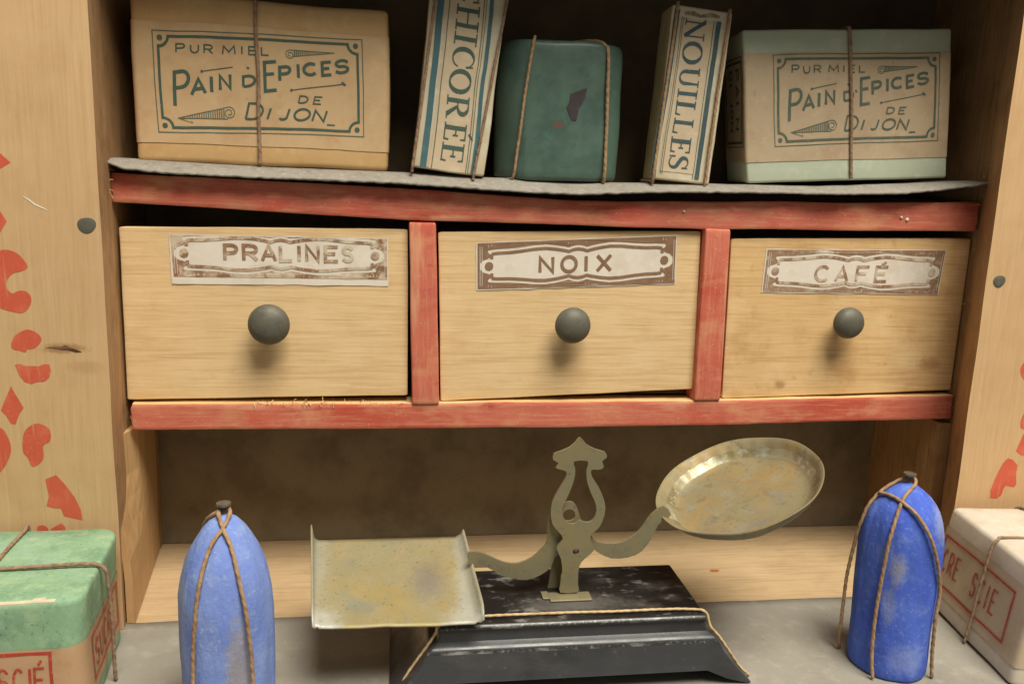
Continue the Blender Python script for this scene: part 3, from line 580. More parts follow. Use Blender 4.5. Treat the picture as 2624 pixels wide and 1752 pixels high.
# ------------------------------------------------------------------ packages on the shelf
def ring2(hx, hy, r, n=6):
    out = []
    for cx, cy, a0 in ((hx-r, -hy+r, -90), (hx-r, hy-r, 0), (-hx+r, hy-r, 90), (-hx+r, -hy+r, 180)):
        out += [(cx+r*math.cos(math.radians(a0+90*i/n)), cy+r*math.sin(math.radians(a0+90*i/n))) for i in range(n+1)]
    return [p[:2] for p in seg(out+[out[0]], .3)][:-1]
def band(hx, hy, r, cx, cy, z0, z1, D, lift, wav=.012, step=.3, seed=0):
    rg = ring2(hx+lift, hy+lift, r+lift); n = max(1, int((z1-z0)/step)); rings = []
    for k in range(n+1):
        rings.append([D(Vector((cx+x, cy+y, z0+(z1-z0)*k/n + (wav*noise.noise(Vector((x*1.5, y*1.5, k+seed))) if k in (0, n) else 0)))) for x, y in rg])
    return loft(rings)
GB = [('P',(.462,1.631),(.637,1.632),(.469,1.799),.036),('U',(.758,1.624),(.915,1.624),(.764,1.777),.036),('R',(1.036,1.626),(1.206,1.626),(1.042,1.787),.036),
('M',(1.413,1.625),(1.671,1.626),(1.418,1.782),.036),('I',(1.811,1.623),(1.813,1.623),(1.815,1.783),.036),('E',(1.958,1.618),(2.102,1.619),(1.962,1.781),.036),('L',(2.221,1.622),(2.362,1.622),(2.224,1.78),.036),
('p',(.379,.56),(.669,.612),(.408,1.228),.082),('A',(.737,.785),(1.02,.826),(.749,1.084),.075),('I',(1.149,.85),(1.151,.85),(1.159,1.156),.078),('N',(1.33,.891),(1.541,.922),(1.339,1.181),.075),
('D',(1.814,.965),(2.052,.995),(1.819,1.17),.06),('e',(2.257,.877),(2.489,.91),(2.268,1.469),.074),('P',(2.562,1.108),(2.781,1.14),(2.566,1.387),.072),('I',(2.951,1.181),(2.954,1.181),(2.954,1.465),.072),
('C',(3.073,1.234),(3.353,1.274),(3.075,1.469),.072),('E',(3.459,1.264),(3.646,1.291),(3.46,1.53),.07),('S',(3.735,1.322),(4.018,1.363),(3.735,1.575),.07),
('D',(2.929,.66),(3.107,.663),(2.968,.802),.034),('E',(3.243,.657),(3.402,.659),(3.282,.802),.034),('D',(1.823,.297),(2.138,.297),(1.906,.62),.05),('I',(2.272,.306),(2.274,.306),(2.351,.529),.05),
('J',(2.434,.304),(2.658,.304),(2.513,.525),.05),('O',(2.798,.293),(3.118,.293),(2.877,.533),.05),('N',(3.208,.294),(3.453,.294),(3.286,.524),.05)]
def gb_print(to3, W=4.32, H=2.05):
    a, b = Ink(), Ink()
    for ch, bl, br, tl, w in GB: sans(a, ch, bl, br, tl, w*.88, to3)
    d, n = .105, .20
    loop = [(d+n, H-d), (W-d-n, H-d)] + arc(W-d, H-d, n, n, 180, 270, 6)[1:] + [(W-d, d+n)] + arc(W-d, d, n, n, 90, 180, 6)[1:] + [(d+n, d)] + arc(d, d, n, n, 0, 90, 6)[1:] + [(d, H-d-n)] + arc(d, H-d, n, n, 270, 360, 6)[1:-1]
    a.line(loop, .052, to3, True)
    b.line([(0, 0), (W, 0), (W, H), (0, H)], .022, to3, True)
    for x in (.14, W-.14):
        for y in (.14, H-.14): a.blob((x, y), .055, to3)
    for p, q in (((.974, 1.261), (1.614, 1.365)), ((2.792, .915), (3.903, 1.106))):
        a.line([p, q], .016, to3); a.blob(p, .03, to3, 6)
    a.line([(3.86, 1.14), (3.94, 1.08)], .05, to3); a.line([(1.90, 1.36), (1.95, 1.335)], .03, to3)
    a.line([(2.12, 1.22), (2.14, 1.16)], .035, to3)
    a.line([(3.53, .225), (3.699, .225)], .03, to3)
    # two hatched horns with a curl
    for tip, c, r, up in (((3.735, 1.745), (2.80, 1.66), .10, 1), ((.412, .301), (1.49, .42), .125, -1)):
        sp = [(c[0]+r*(1-.72*i/20)*math.cos(math.radians((90 if up > 0 else 60)+i*27*up)), c[1]+r*(1-.72*i/20)*math.sin(math.radians((90 if up > 0 else 60)+i*27*up))) for i in range(21)]
        b.line([tip, (c[0], c[1]+r)] + sp, .017, to3); b.line([tip, (c[0]+.03*up, c[1]-r*(.4 if up > 0 else 1))], .017, to3)
        for k in range(17):
            t = .2+.74*k/17; x = tip[0]+(c[0]-tip[0])*t; yt = tip[1]+(c[1]+r-tip[1])*t; yb = tip[1]+(c[1]-r*(.4 if up > 0 else 1)-tip[1])*t
            b.line([(x, yt), (x, yb)], .013+.014*t, to3)
    b.line([(.46, .29), (.715, .205), (.69, .245)], .015, to3)
    return a, b
def gb_side(to3):
    a = Ink(); a.line([(0, 0), (1.5, 0), (1.5, 2.05), (0, 2.05)], .022, to3, True); a.line([(.1, .1), (1.4, .1), (1.4, 1.95), (.1, 1.95)], .06, to3, True)
    for word, x0, h in (('PAIN', .95, .26), ('DIJON', .45, .24)):
        n = len(word); st = 1.5/n
        for i, ch in enumerate(word):
            z = 1.78-i*st; sans(a, ch, (x0, z), (x0, z-(st*.62 if ch != 'I' else .01)), (x0+h, z), .055, to3)
    return a
def gift(name, label, corners, depth, dirY, r, wrap, zlab, prn, strx, seed, paper, inkm):
    BL, BR, TR, TL = [Vector(c) for c in corners]; w = (BR-BL).length; h = ((TL-BL).length+(TR-BR).length)/2
    t = thing(name, label, 'package', BL+(BR-BL)*.5+Vector(dirY)*depth*.5)
    def D(p):   # local: x 0..w, y 0..depth, z 0..h
        s, q = p.x/w, p.z/h
        v = (BL*(1-s)+BR*s)*(1-q) + (TL*(1-s)+TR*s)*q + Vector(dirY)*p.y
        return v + wob(v, .55, .035, seed) + wob(v, 1.8, .010, seed)
    roundbox((w/2, depth/2, h/2), (w, depth, h), r, .25, D).put('wrapper', M[wrap], t, smooth=180)
    lab = band(w/2, depth/2, r, w/2, depth/2, zlab[0], zlab[1], D, .014, seed=seed).put('label', M[paper], t, smooth=180)
    px, pz, tilt, sx, sz = prn
    def to3(p, d): 
        x, z = p[0]*sx, p[1]*sz
        return D(Vector((px+x-z*math.sin(tilt), -.020-d, pz+z+x*math.sin(tilt))))
    a, b = gb_print(to3); a.put('lettering', inkm, lab); b.put('ornament', 'green_ink_pale', lab)
    sd = gb_side(lambda p, d: D(Vector((-.020-d, depth-.15-p[0], pz+p[1]))) if strx > 0 else None)
    sd.put('side_lettering', 'green_ink', lab)
    sd = gb_side(lambda p, d: D(Vector((w+.020+d, .22+p[0], pz+p[1]))))
    sd.put('side_lettering', 'green_ink', lab)
    o = .045
    loop = [(0, -o, .05), (0, -o, h*.25), (.01, -o, h*.5), (-.01, -o, h*.75), (-.03, -o, h-r), (-.03, r*.25-o, h-r*.2), (-.03, r, h+o), (-.03, depth*.5, h+o), (-.03, depth-r, h+o), (-.03, depth+o, h-r), (-.03, depth+o, h*.5), (0, depth+o, .1)]
    twine('string', [D(Vector((strx+x, y, z))) for x, y, z in loop], .046, 'twine_grey', t, seed)
    return t, D
gift('gingerbread_packet', 'brown wrapped gingerbread packet with a buff label, tied with one string', [(.29, .4, 5.80), (5.63, .4, 5.80), (5.64, .4, 9.22), (.27, .4, 9.26)], 1.9, (0, 1, 0), .13, 'brown_wrap',
     (.42, 2.88), (.485, .64, .022, 1., 1.), 2.58, 1, 'buff_label', 'green_ink')
gift('gingerbread_packet', 'pale green gingerbread packet leaning against the cabinet side wall on the shelf', [(14.14, .4, 5.82), (19.31, .4, 6.14), (18.93, .4, 9.62), (13.68, .4, 9.29)], 1.75, (.115, 1, .03), .07, 'pale_green_wrap',
     (.50, 2.96), (.71, .87, .006, .965, 1.0), 2.62, 2, 'greyed_label', 'faded_ink')

def tall_pack(name, label, c0, tilt, w, depth, h, seed, design, cat='packet'):
    t = thing(name, label, cat, (c0[0]+w/2, c0[1]+depth/2, c0[2]))
    ca, sa = math.cos(tilt), math.sin(tilt)
    def D(p):
        x, z = p.x*ca+p.z*sa, p.z*ca-p.x*sa
        v = Vector((c0[0]+x-.0*p.y, c0[1]+p.y, c0[2]+z)); return v + wob(v, .7, .03, seed)+wob(v, 2.5, .010, seed)
    roundbox((w/2, depth/2, h/2), (w, depth, h), .06, .22, D, lambda n: 0 if n.y < -.5 else 1).put('wrapper', [M['cream_paper'], M['cream_side']], t, smooth=60)
    design(t, D); return t
def roman(ink, word, spans, x0, h, to3):
    """letters read downwards, tops to the right; spans (z top, z bottom) per letter"""
    for ch, (zt, zb) in zip(word, spans):
        st, wd = ROMAN[ch]
        for s in st:
            ink.line([(x0+y*h, zt-(zt-zb)*x/wd, k) for x, y, k in s], h*.92, to3)
def patch(x0, x1, z0, z1, sl, to3, nx=8, nz=34):
    g = G(); vs = []
    for j in range(nz+1):
        for i in range(nx+1):
            z = z0+(z1-z0)*j/nz; vs.append(to3((x0+(x1-x0)*i/nx+sl*(z-z0), z), 0))
    g.add(vs, [(j*(nx+1)+i, j*(nx+1)+i+1, (j+1)*(nx+1)+i+1, (j+1)*(nx+1)+i) for j in range(nz) for i in range(nx)]); return g
def stripe(ink, x0, x1, z0, z1, w, to3): ink.line([(x0, z0), (x1, z1)], w, to3)
def chic(t, D):
    to = lambda lift: (lambda p, d: D(Vector((p[0], -lift-d, p[1]))))
    lab = patch(.37, 1.23, .03, 3.97, 0, to(.012)).put('label', M['pink_field'], t)
    b = Ink(); stripe(b, .245, .245, .02, 3.97, .135, to(.018)); stripe(b, 1.36, 1.34, .02, 3.97, .085, to(.018)); b.put('stripes', 'teal_ink', lab)
    c = Ink(); roman(c, 'CHICORÉE', [(4.07, 3.60), (3.58, 3.02), (3.00, 2.74), (2.70, 2.24), (2.22, 1.70), (1.66, 1.16), (1.08, .70), (.66, .24)], .60, .50, to(.018))
    c.put('lettering', 'green_ink', lab)
    e = Ink(); stripe(e, .43, .43, .02, 3.97, .022, to(.018)); stripe(e, 1.20, 1.18, .02, 3.97, .020, to(.018)); stripe(e, 1.25, 1.23, .02, 3.97, .014, to(.018)); e.put('rules', 'green_ink_pale', lab)
    for xs, sd in (((0.02, .10), 3), ((1.40, 1.67), 4)):
        twine('string', [D(Vector(q)) for q in ((xs[0], 1.2, -.03), (xs[0], .05, -.03), (xs[0], -.05, .05), (xs[0]+(xs[1]-xs[0])*.5, -.055, 2), (xs[1], -.05, 3.95), (xs[1], .05, 4.03), (xs[1], 1.2, 4.04))], .040, 'twine_grey', t, sd)
tall_pack('chicory_packet', 'tall cream packet with green CHICORÉE lettering, leaning right on the shelf', (6.16, .2, 5.90), .098, 1.64, .95, 4.0, 3, chic)
def nou(t, D):
    to = lambda lift: (lambda p, d: D(Vector((p[0], -lift-d, p[1]))))
    lab = patch(.15, .97, .2, 3.55, .012, to(.012)).put('label', M['pink_field'], t)
    b = Ink(); stripe(b, .0, .12, .03, 3.75, .12, to(.018)); stripe(b, 1.06, 1.10, .1, 3.6, .105, to(.018)); b.put('stripes', 'blue_ink', lab)
    s = Ink(); stripe(s, -.012, -.012, 0, 0.01, .01, to(.01))
    c = Ink(); roman(c, 'NOUILLES', [(3.59, 3.13), (3.10, 2.62), (2.56, 2.10), (2.07, 1.87), (1.83, 1.48), (1.42, 1.07), (1.00, .64), (.60, .27)], .34, .47, to(.018))
    c.put('lettering', 'blue_ink', lab)
    e = Ink(); stripe(e, .17, .25, .15, 3.6, .016, to(.018)); stripe(e, .21, .29, .15, 3.6, .016, to(.018)); stripe(e, .96, .99, .1, 3.6, .018, to(.018)); e.put('rules', 'green_ink_pale', lab)
    k = Ink(); k.line([(.30, 3.68, 1), (.5, 3.70, 1.4), (.66, 3.66, .8), (.9, 3.72, 1.3), (1.1, 3.70, .8)], .07, to(.016)); k.put('smudge', 'smudge', t)
    for xs, sd in (((0.0, .10), 5), ((1.27, 1.30), 6)):
        twine('string', [D(Vector(q)) for q in ((xs[0], .9, -.03), (xs[0], .05, -.03), (xs[0], -.05, .05), (xs[0]+(xs[1]-xs[0])*.4, -.055, 2), (xs[1], -.05, 3.75), (xs[1], .05, 3.83), (xs[1], .9, 3.84))], .042, 'twine', t, sd)
tall_pack('noodle_packet', 'narrow cream packet with blue NOUILLES lettering beside the pale green packet', (11.70, .2, 5.84), .062, 1.40, .85, 3.85, 4, nou)

# dark green soap-like block with two strings
def block():
    t = thing('green_block', 'dark green wrapped block with a torn dark patch between two strings', 'package', (9.5, 1, 5.74))
    sec = [(8.62, .26), (8.8, .2), (9.6, .17), (10.35, .2), (10.5, .27), (10.72, .36), (10.9, .5), (10.96, .75), (10.92, 1.3), (10.6, 1.7), (9.5, 1.85), (8.5, 1.75), (8.15, 1.4), (8.08, 1.0), (8.22, .65), (8.42, .4)]
    sec = ccurve(sec, 3); cx, cy = 9.5, 1.0; rings = []
    for z, k in ((5.72, .88), (5.75, .955), (5.82, .99), (5.95, 1), *[(6.2+.3*i, 1) for i in range(8)], (8.5, .995), (8.66, .985), (8.74, .96), (8.77, .90)):
        rings.append([Vector((cx+(x-cx)*k, cy+(y-cy)*k, z)) + wob((x, y, z), .9, .035, 5) for x, y in sec])
    loft(rings, True, True, True).put('wrapper', M['dark_green_wrap'], t, smooth=60)
    def to3(p, d): return Vector((p[0], interp(p[0], [(8.8, .2), (9.6, .17), (10.35, .2)])-.014, p[1])) + wob((p[0], .2, p[1]), .9, .035, 5)
    flat([pdense([(10.06, 7.78), (9.68, 7.63), (9.66, 7.45), (9.6, 7.35), (9.66, 7.2), (9.72, 7.07), (9.83, 7.05), (9.89, 7.32), (10.03, 7.57)])], to3).put('torn_patch', M['dark_patch'], t)
    twine('string', [(8.36, 1.0, 5.72), (8.36, .5, 5.72), (8.45, .30, 5.78), (8.50, .24, 6.2), (8.62, .16, 7.4), (8.76, .13, 8.5), (8.80, .17, 8.74), (8.84, .3, 8.83), (8.95, 1.0, 8.82), (8.95, 1.7, 8.80)], .040, 'twine', t, 7)
    twine('string', [(10.55, 1.0, 5.72), (10.56, .4, 5.72), (10.56, .24, 5.80), (10.55, .21, 6.4), (10.53, .18, 7.5), (10.50, .18, 8.5), (10.44, .24, 8.72), (10.2, .4, 8.83), (9.6, .8, 8.82), (9.0, 1.3, 8.82)], .048, 'twine', t, 8)
block()

# ------------------------------------------------------------------ grey paper on the floor
vs = []; nx, ny = 60, 26
for j in range(ny+1):
    for i in range(nx+1):
        x = -9+38*i/nx; y0 = -1.33-.008*x; y = y0-8.2*(j/ny)
        if j == 0: y += .03*noise.noise(Vector((x*1.2, 0, 9)))
        vs.append((x, y, -3.972+.008*noise.noise(Vector((x*.5, y*.5, 2)))))
obj('floor_paper', vs, [(j*(nx+1)+i, (j+1)*(nx+1)+i, (j+1)*(nx+1)+i+1, j*(nx+1)+i+1) for j in range(ny) for i in range(nx)], M['mat_paper'], None, smooth=180, solid=.02,
    loc=(10, -5, -3.98), cat='paper', label='grey speckled paper sheet lying on the floor under the scale')

# ------------------------------------------------------------------ sugar boxes
def sugar_box(name, label, cor, z0, z1, lean, r, wrap, bandm, zb, seed):
    """cor: plan corners in order; soft box with a printed paper band"""
    P = [Vector((x, y, 0)) for x, y in cor]; n = len(P); out = []
    for i in range(n):                                  # rounded plan corners
        a, b, c = P[i-1], P[i], P[(i+1) % n]; u = (a-b).normalized()*r; v = (c-b).normalized()*r
        for k in range(7):
            t = k/6; out.append((b+u)*(1-t)**2 + b*2*t*(1-t) + (b+v)*t*t)
    pl = [Vector((p[0], p[1], 0)) for p in seg([tuple(q) for q in out]+[tuple(out[0])], .3)][:-1]
    c = sum(P, Vector())/n
    t = thing(name, label, 'package', (c.x, c.y, z0))
    def at(p, z, k=1.):
        q = (z-z0)/(z1-z0); s = c + (p-c)*k
        v = Vector((s.x+lean[0]*q, s.y+lean[1]*q, z)); return v + wob(v, .7, .035, seed)+wob(v, 3, .008, seed)
    rings = [[at(p, z, k) for p in pl] for z, k in ((z0, .97), (z0+.05, .995), *[(z0+.1+(z1-z0-.2)*i/8, 1) for i in range(9)], (z1-.035, .995), (z1, .975), (z1+.01, .7), (z1+.015, .35), (z1+.015, .05))]
    loft(rings, True, True, True).put('wrapper', M[wrap], t, smooth=50)
    k0 = 1.006
    bd = loft([[at(p, zb[0]+(zb[1]-zb[0])*i/6, k0) for p in pl] for i in range(7)]).put('paper_band', M[bandm], t, smooth=180)
    return t, bd, at
LB = [(-2.9, -1.8), (-2.9, -4.92), (.60, -4.86), (.20, -1.78)]
lb, lbd, lat = sugar_box('sugar_box', 'mint green topped sugar box with a kraft band, tied with string', LB, -3.95, -1.6, (.02, 0), .42, 'mint_wrap', 'kraft_band', (-3.62, -2.42), 7)
def lface(p, d):       # front of the band: p = (x, z)
    v = lat(Vector((p[0], -4.905+.0171*(p[0]+2.9), 0)), p[1]); v.y -= .03+d; return v
ik = Ink(); ik.line([(-2.6, -3.4), (.06, -3.4), (.06, -2.49), (-2.6, -2.49)], .055, lface, True)
for ch, x in zip('SCIÉ', (-.80, -.55, -.29, -.21)):
    sans(ik, ch, (x, -3.20), (x+(.16 if ch != 'I' else .01), -3.20), (x, -2.76), .045, lface)
ik.put('lettering', 'red_ink', lbd)
def lside(p, d):       # right side of the band: p = (distance from front, z)
    a, b = Vector((.60, -4.86, 0)), Vector((.20, -1.78, 0)); v = lat(a+(b-a).normalized()*p[0], p[1]); v.x += .03+d; return v
ik = Ink(); ik.line([(.55, -3.4), (2.6, -3.4), (2.6, -2.56), (.55, -2.56)], .05, lside, True)
for i, ch in enumerate('SUCRE'): sans(ik, ch, (.75+.34*i, -3.25), (.95+.34*i, -3.25), (.75+.34*i, -2.75), .05, lside)
ik.put('lettering', 'red_ink', lbd)
twine('string', [(-1.32, -5.0, -3.9), (-1.32, -5.0, -2.0), (-1.33, -4.92, -1.64), (-1.35, -4.7, -1.56), (-1.40, -3.4, -1.55), (-1.46, -2.4, -1.55), (-1.50, -1.95, -1.56), (-1.50, -1.73, -1.7), (-1.50, -1.70, -3.8)], .045, 'twine_grey', lb, 9)
twine('string', [(-2.9, -3.68, -1.55), (-1.4, -3.66, -1.53), (-.4, -3.60, -1.53), (.22, -3.58, -1.52), (.44, -3.58, -1.545), (.57, -3.57, -1.66), (.60, -3.57, -1.9), (.61, -3.55, -2.5), (.61, -3.53, -3.3), (.60, -3.5, -3.93)], .042, 'twine_grey', lb, 10)
# scuffed white paper edge along the front of the green top
g = G(); pts = [lat(Vector((-2.2+2.35*i/60, -4.905+.0171*(-2.2+2.35*i/60+2.9)+.03, 0)), -1.607) for i in range(61)]; vs = []
for i, p in enumerate(pts):
    wd = .022+.02*abs(noise.noise(Vector((i*.3, 1, 2))))+(.07 if 50 < i < 56 else 0)+(.09 if 12 < i < 21 else 0)
    vs += [p+Vector((0, wd+.02, .018)), p+Vector((0, -.025, .004)), p+Vector((0, -.028, -wd*.9))]
g.add(vs, [(3*i+k, 3*i+k+1, 3*i+k+4, 3*i+k+3) for i in range(60) for k in (0, 1)]); g.put('scuffed_edge', M['cream_paper'], lb)

RB = [(18.02, -5.25), (23.5, -6.0), (24.1, -2.4), (18.58, -1.78)]
rb, rbd, rat = sugar_box('sugar_box', 'white sugar box with a beige red-printed band beside the deep blue sugar loaf', RB, -3.95, -1.58, (.36, 0), .16, 'white_card', 'beige_band', (-3.55, -2.02), 8)
def rface(p, d):       # left side of the band: p = (distance from back, z)
    a, b = Vector((18.58, -1.78, 0)), Vector((18.02, -5.25, 0)); v = rat(a+(b-a).normalized()*p[0], p[1], 1.); v.x -= .035+d; return v
ik = Ink(); ik.line([(.2, -3.32), (2.95, -3.32), (2.95, -2.22), (.2, -2.22)], .05, rface, True)
for i, ch in enumerate('SUCRE'): sans(ik, ch, (-.17+.25*i, -3.0), (-.03+.25*i, -3.0), (-.17+.25*i, -2.5), .042, rface)
for ch, x in zip('SCIE', (1.54, 1.86, 2.16, 2.32)): sans(ik, ch, (x, -3.0), (x+(.16 if ch != 'I' else .01), -3.0), (x, -2.5), .042, rface)
ik.put('lettering', 'red_ink', rbd)
def top_pt(x, y, dz=.05): return Vector((x, y, -1.565+dz))
twine('string', [rface((1.92, -3.93), .03), rface((1.92, -3.2), .035), rface((1.92, -2.4), .04), rface((1.92, -1.75), .05), rface((1.92, -1.6), .0)+Vector((.04, 0, .04)), top_pt(18.9, -3.6, .03), top_pt(20.2, -3.75, .03), top_pt(22.5, -3.95, .03)], .035, 'twine_grey', rb, 11)
twine('string', [top_pt(20.55, -1.9, -.05), top_pt(20.6, -2.1, .03), top_pt(20.75, -3.2, .03), top_pt(20.95, -4.4, .03), top_pt(21.1, -5.4, .03)], .045, 'twine_grey', rb, 12)

# ------------------------------------------------------------------ sugar loaves
def loaf(label, cx, cy, z0, h, r, m, seed, strings, tw, dome, group='blue paper sugar loaves'):
    t = thing('sugar_loaf', label, 'sugar loaf', (cx, cy, z0), group)
    pf = dome + [(1, 2.3), (.995, 2.8), (.985, h-.25), (.975, h-.06), (.955, h-.01), (.93, h)]
    den = []
    for (a, b), (c, d) in zip(pf, pf[1:]):
        n = max(1, int((d-b)/.12))
        den += [(a+(c-a)*k/n, b+(d-b)*k/n) for k in range(n)]
    den.append(pf[-1])
    def mod(rr, hh, a, i):
        seam = math.radians(-112) % (2*math.pi) + .12*noise.noise(Vector((hh*1.3, seed, 0)))
        lay = .022*max(0., min(1., (a-seam)/.035+.5))*(1 if hh < h-.5 else 0)
        p = Vector((math.cos(a)*1.3, math.sin(a)*1.3, hh*.55+seed*3)); k = noise.noise(p)*.05 + noise.noise(p*2.7)*.022 + noise.noise(p*6)*.006 - .05*max(0, noise.noise(Vector((math.cos(a)*2.6, math.sin(a)*2.6, hh*.25+seed))))
        fold = -.05*math.exp(-((a-(math.radians(-62) % (2*math.pi)))/.07)**2)*(1 if hh < h-1.2 else 0)
        return rr*(1+(k+fold+lay)), hh
    lathe([(rr*r, h-d) for rr, d in reversed(den)], (cx, cy, z0), None, 110, mod).put('paper_wrapping', M[m], t, smooth=60)
    zt = z0+h
    lathe([(.04, -.3), (.04, .13), (.10, .15), (.125, .175), (.12, .21), (.08, .225), (.02, .23)], (cx, cy, zt-.02), None, 20).put('nail', M['nail_metal'], t, smooth=50)
    for i, s in enumerate(strings): twine('string', s, .042, tw, t, seed*5+i)
def push(c, pts, k):
    return [(x+(x-c[0])*k/max(.2, math.hypot(x-c[0], y-c[1])), y+(y-c[1])*k/max(.2, math.hypot(x-c[0], y-c[1])), z) for x, y, z in pts]
loaf('pale blue sugar loaf with a brown worn streak between two strings', 2.97, -4.86, -3.95, 3.87, .78, 'pale_blue_paper', 1,
     [[(3.02, -4.82, .04), (3.08, -4.95, -.04), (3.01, -5.17, -.22), (2.87, -5.31, -.41), (2.77, -5.44, -.68), (2.70, -5.55, -1.02), (2.64, -5.59, -1.39), (2.59, -5.60, -1.91), (2.55, -5.58, -2.46), (2.54, -5.58, -3.1), (2.52, -5.58, -3.9)],
      [(2.92, -4.82, .04), (2.90, -4.95, -.04), (3.04, -5.21, -.26), (3.16, -5.32, -.46), (3.26, -5.45, -.77), (3.34, -5.53, -1.13), (3.41, -5.56, -1.52), (3.45, -5.54, -1.99), (3.48, -5.52, -2.5), (3.50, -5.52, -3.1), (3.52, -5.5, -3.9)],
      [(2.98, -4.80, .03), (2.88, -4.86, -.04), (2.74, -4.84, -.14), (2.62, -4.7, -.30), (2.5, -4.5, -.6), (2.36, -4.3, -1.2), (2.30, -4.2, -2.6), (2.30, -4.2, -3.9)]], 'twine',
     [(.03, 0), (.15, .04), (.30, .11), (.45, .24), (.58, .40), (.72, .60), (.84, .82), (.92, 1.08), (.98, 1.4), (1, 1.8)])
loaf('deep blue sugar loaf with loose twine standing next to the white box', 16.01, -4.2, -3.95, 3.94, .77, 'deep_blue_paper', 2,
     [[(16.05, -4.12, .10), (15.92, -4.12, .04), (15.80, -4.06, -.06), (15.54, -4.03, -.26), (15.34, -3.99, -.56), (15.25, -3.97, -.87), (15.22, -3.90, -1.22), (15.20, -3.80, -1.92), (15.19, -3.76, -2.43), (15.19, -3.75, -3.24), (15.23, -3.68, -3.75), (15.31, -3.61, -3.93)],
      [(16.06, -4.14, .10), (16.16, -4.18, .03), (16.05, -4.34, -.02), (15.9, -4.43, -.09), (15.65, -4.57, -.29), (15.41, -4.72, -.87), (15.35, -4.71, -1.46), (15.33, -4.69, -2.1), (15.32, -4.68, -2.75), (15.33, -4.69, -3.4), (15.37, -4.76, -3.93)],
      [(15.50, -4.05, -.27), (15.58, -4.36, -.23), (15.68, -4.62, -.29), (15.82, -4.81, -.43), (15.95, -4.95, -.66), (16.1, -5.01, -.97), (16.3, -4.98, -1.46), (16.47, -4.90, -2.04), (16.47, -4.89, -2.68), (16.56, -4.82, -3.4), (16.62, -4.82, -3.93)]], 'twine',
     [(.03, 0), (.2, .04), (.42, .16), (.58, .26), (.72, .39), (.83, .53), (.92, .72), (.97, .92), (1, 1.2)])

# ------------------------------------------------------------------ the scale
sca = thing('balance_scale', 'small toy balance scale with tin pans on a black base', 'scale', (9.25, -3.3, -3.95))
def rect_ring(cx, cy, hx, hy, z, r=.12, zf=None):
    out = []
    for x, y in ring2(hx, hy, r, 4):
        zz = z if zf is None else zf(x/hx, y/hy); out.append(Vector((cx+x, cy+y, zz)))
    return out
def base_rings():
    # every ring has the same points: sample a unit ring and scale it
    u = ring2(3.2, 1.36, .05, 4); R_ = []
    prof = [(-2.60, 2.40, .88), (-2.60, 2.57, 1.075), (-2.612, 2.60, 1.10), (-2.65, 2.62, 1.125), (-2.69, 2.625, 1.12), (-2.73, 2.61, 1.09), (-2.86, 2.63, 1.085), (-2.93, 2.67, 1.10), (-2.975, 2.74, 1.17), (-3.0, 2.79, 1.22), (-3.04, 2.82, 1.25), (-3.10, 2.86, 1.262),
            (-3.22, 2.92, 1.28), (-3.36, 3.01, 1.30), (-3.5, 3.12, 1.33), (-3.62, 3.24, 1.35)]
    for z, hx, hy in prof: R_.append([Vector((9.3+x/3.2*hx, -3.3+y/1.36*hy, z)) for x, y in u])
    def foot(x, y):
        e = max(0, abs(x)/3.2-.80)/.20; return -3.63-.32*min(1, e*1.6)**1.5
    R_.append([Vector((9.3+x/3.2*(3.27+.28*max(0, abs(x)/3.2-.8)/.2), -3.3+y/1.36*1.355, foot(x, y))) for x, y in u])
    R_.append([Vector((9.3+x/3.2*(3.2+.26*max(0, abs(x)/3.2-.8)/.2), -3.3+y/1.36*1.28, foot(x, y))) for x, y in u])
    R_.append([Vector((9.3+x/3.2*2.9, -3.3+y/1.36*1.05, -3.4)) for x, y in u])
    return R_
g = loft(base_rings(), True, False, True)
k = len(ring2(3.2, 1.36, .05, 4)); g.f.append(tuple(reversed(range(k)))); g.m.append(1)
for i in range(k): g.m[i] = 1
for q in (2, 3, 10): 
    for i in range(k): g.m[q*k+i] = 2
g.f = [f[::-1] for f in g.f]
base = g.put('base', [M['black_enamel'], M['black_top'], M['worn_highlight_enamel']], sca, smooth=35)
twine('string', [(5.90, -4.36, -3.93), (6.05, -4.36, -3.62), (6.26, -4.38, -3.28), (6.44, -4.40, -3.0), (6.60, -4.38, -2.75), (6.72, -4.32, -2.57), (7.4, -4.18, -2.56), (9, -4.17, -2.555), (10.5, -4.19, -2.555), (11.6, -4.22, -2.555), (11.93, -4.27, -2.60), (12.02, -4.36, -2.85), (12.22, -4.38, -3.08), (12.45, -4.40, -3.4), (12.70, -4.40, -3.75), (12.9, -4.42, -3.93)], .032, 'twine_pale', sca, 13)
LY = [(9.42,.75),(9.56,.6),(9.75,.5),(9.94,.44),(9.98,.33),(9.89,.26),(9.93,.13),(9.83,.08),(9.68,.08),(9.70,-.06),(9.84,-.27),(9.96,-.52),(10.01,-.74),(9.97,-.98),(9.89,-1.15),(9.73,-1.32),(9.79,-1.49),(9.82,-1.62),(9.70,-1.75),(9.57,-1.88),(9.52,-2.07),(9.53,-2.36),(9.53,-2.52),
      (9.17,-2.52),(9.16,-2.35),(9.17,-2.14),(9.19,-2.05),(9.15,-1.79),(9.05,-1.57),(9.08,-1.49),(9.17,-1.35),(9.07,-1.2),(8.95,-1.05),(8.9,-.81),(8.92,-.57),(9.03,-.33),(9.16,-.09),(9.18,.04),(9.08,.09),(8.96,.13),(9.01,.23),(8.9,.3),(8.91,.42),(9.04,.47),(9.22,.55),(9.33,.65)]
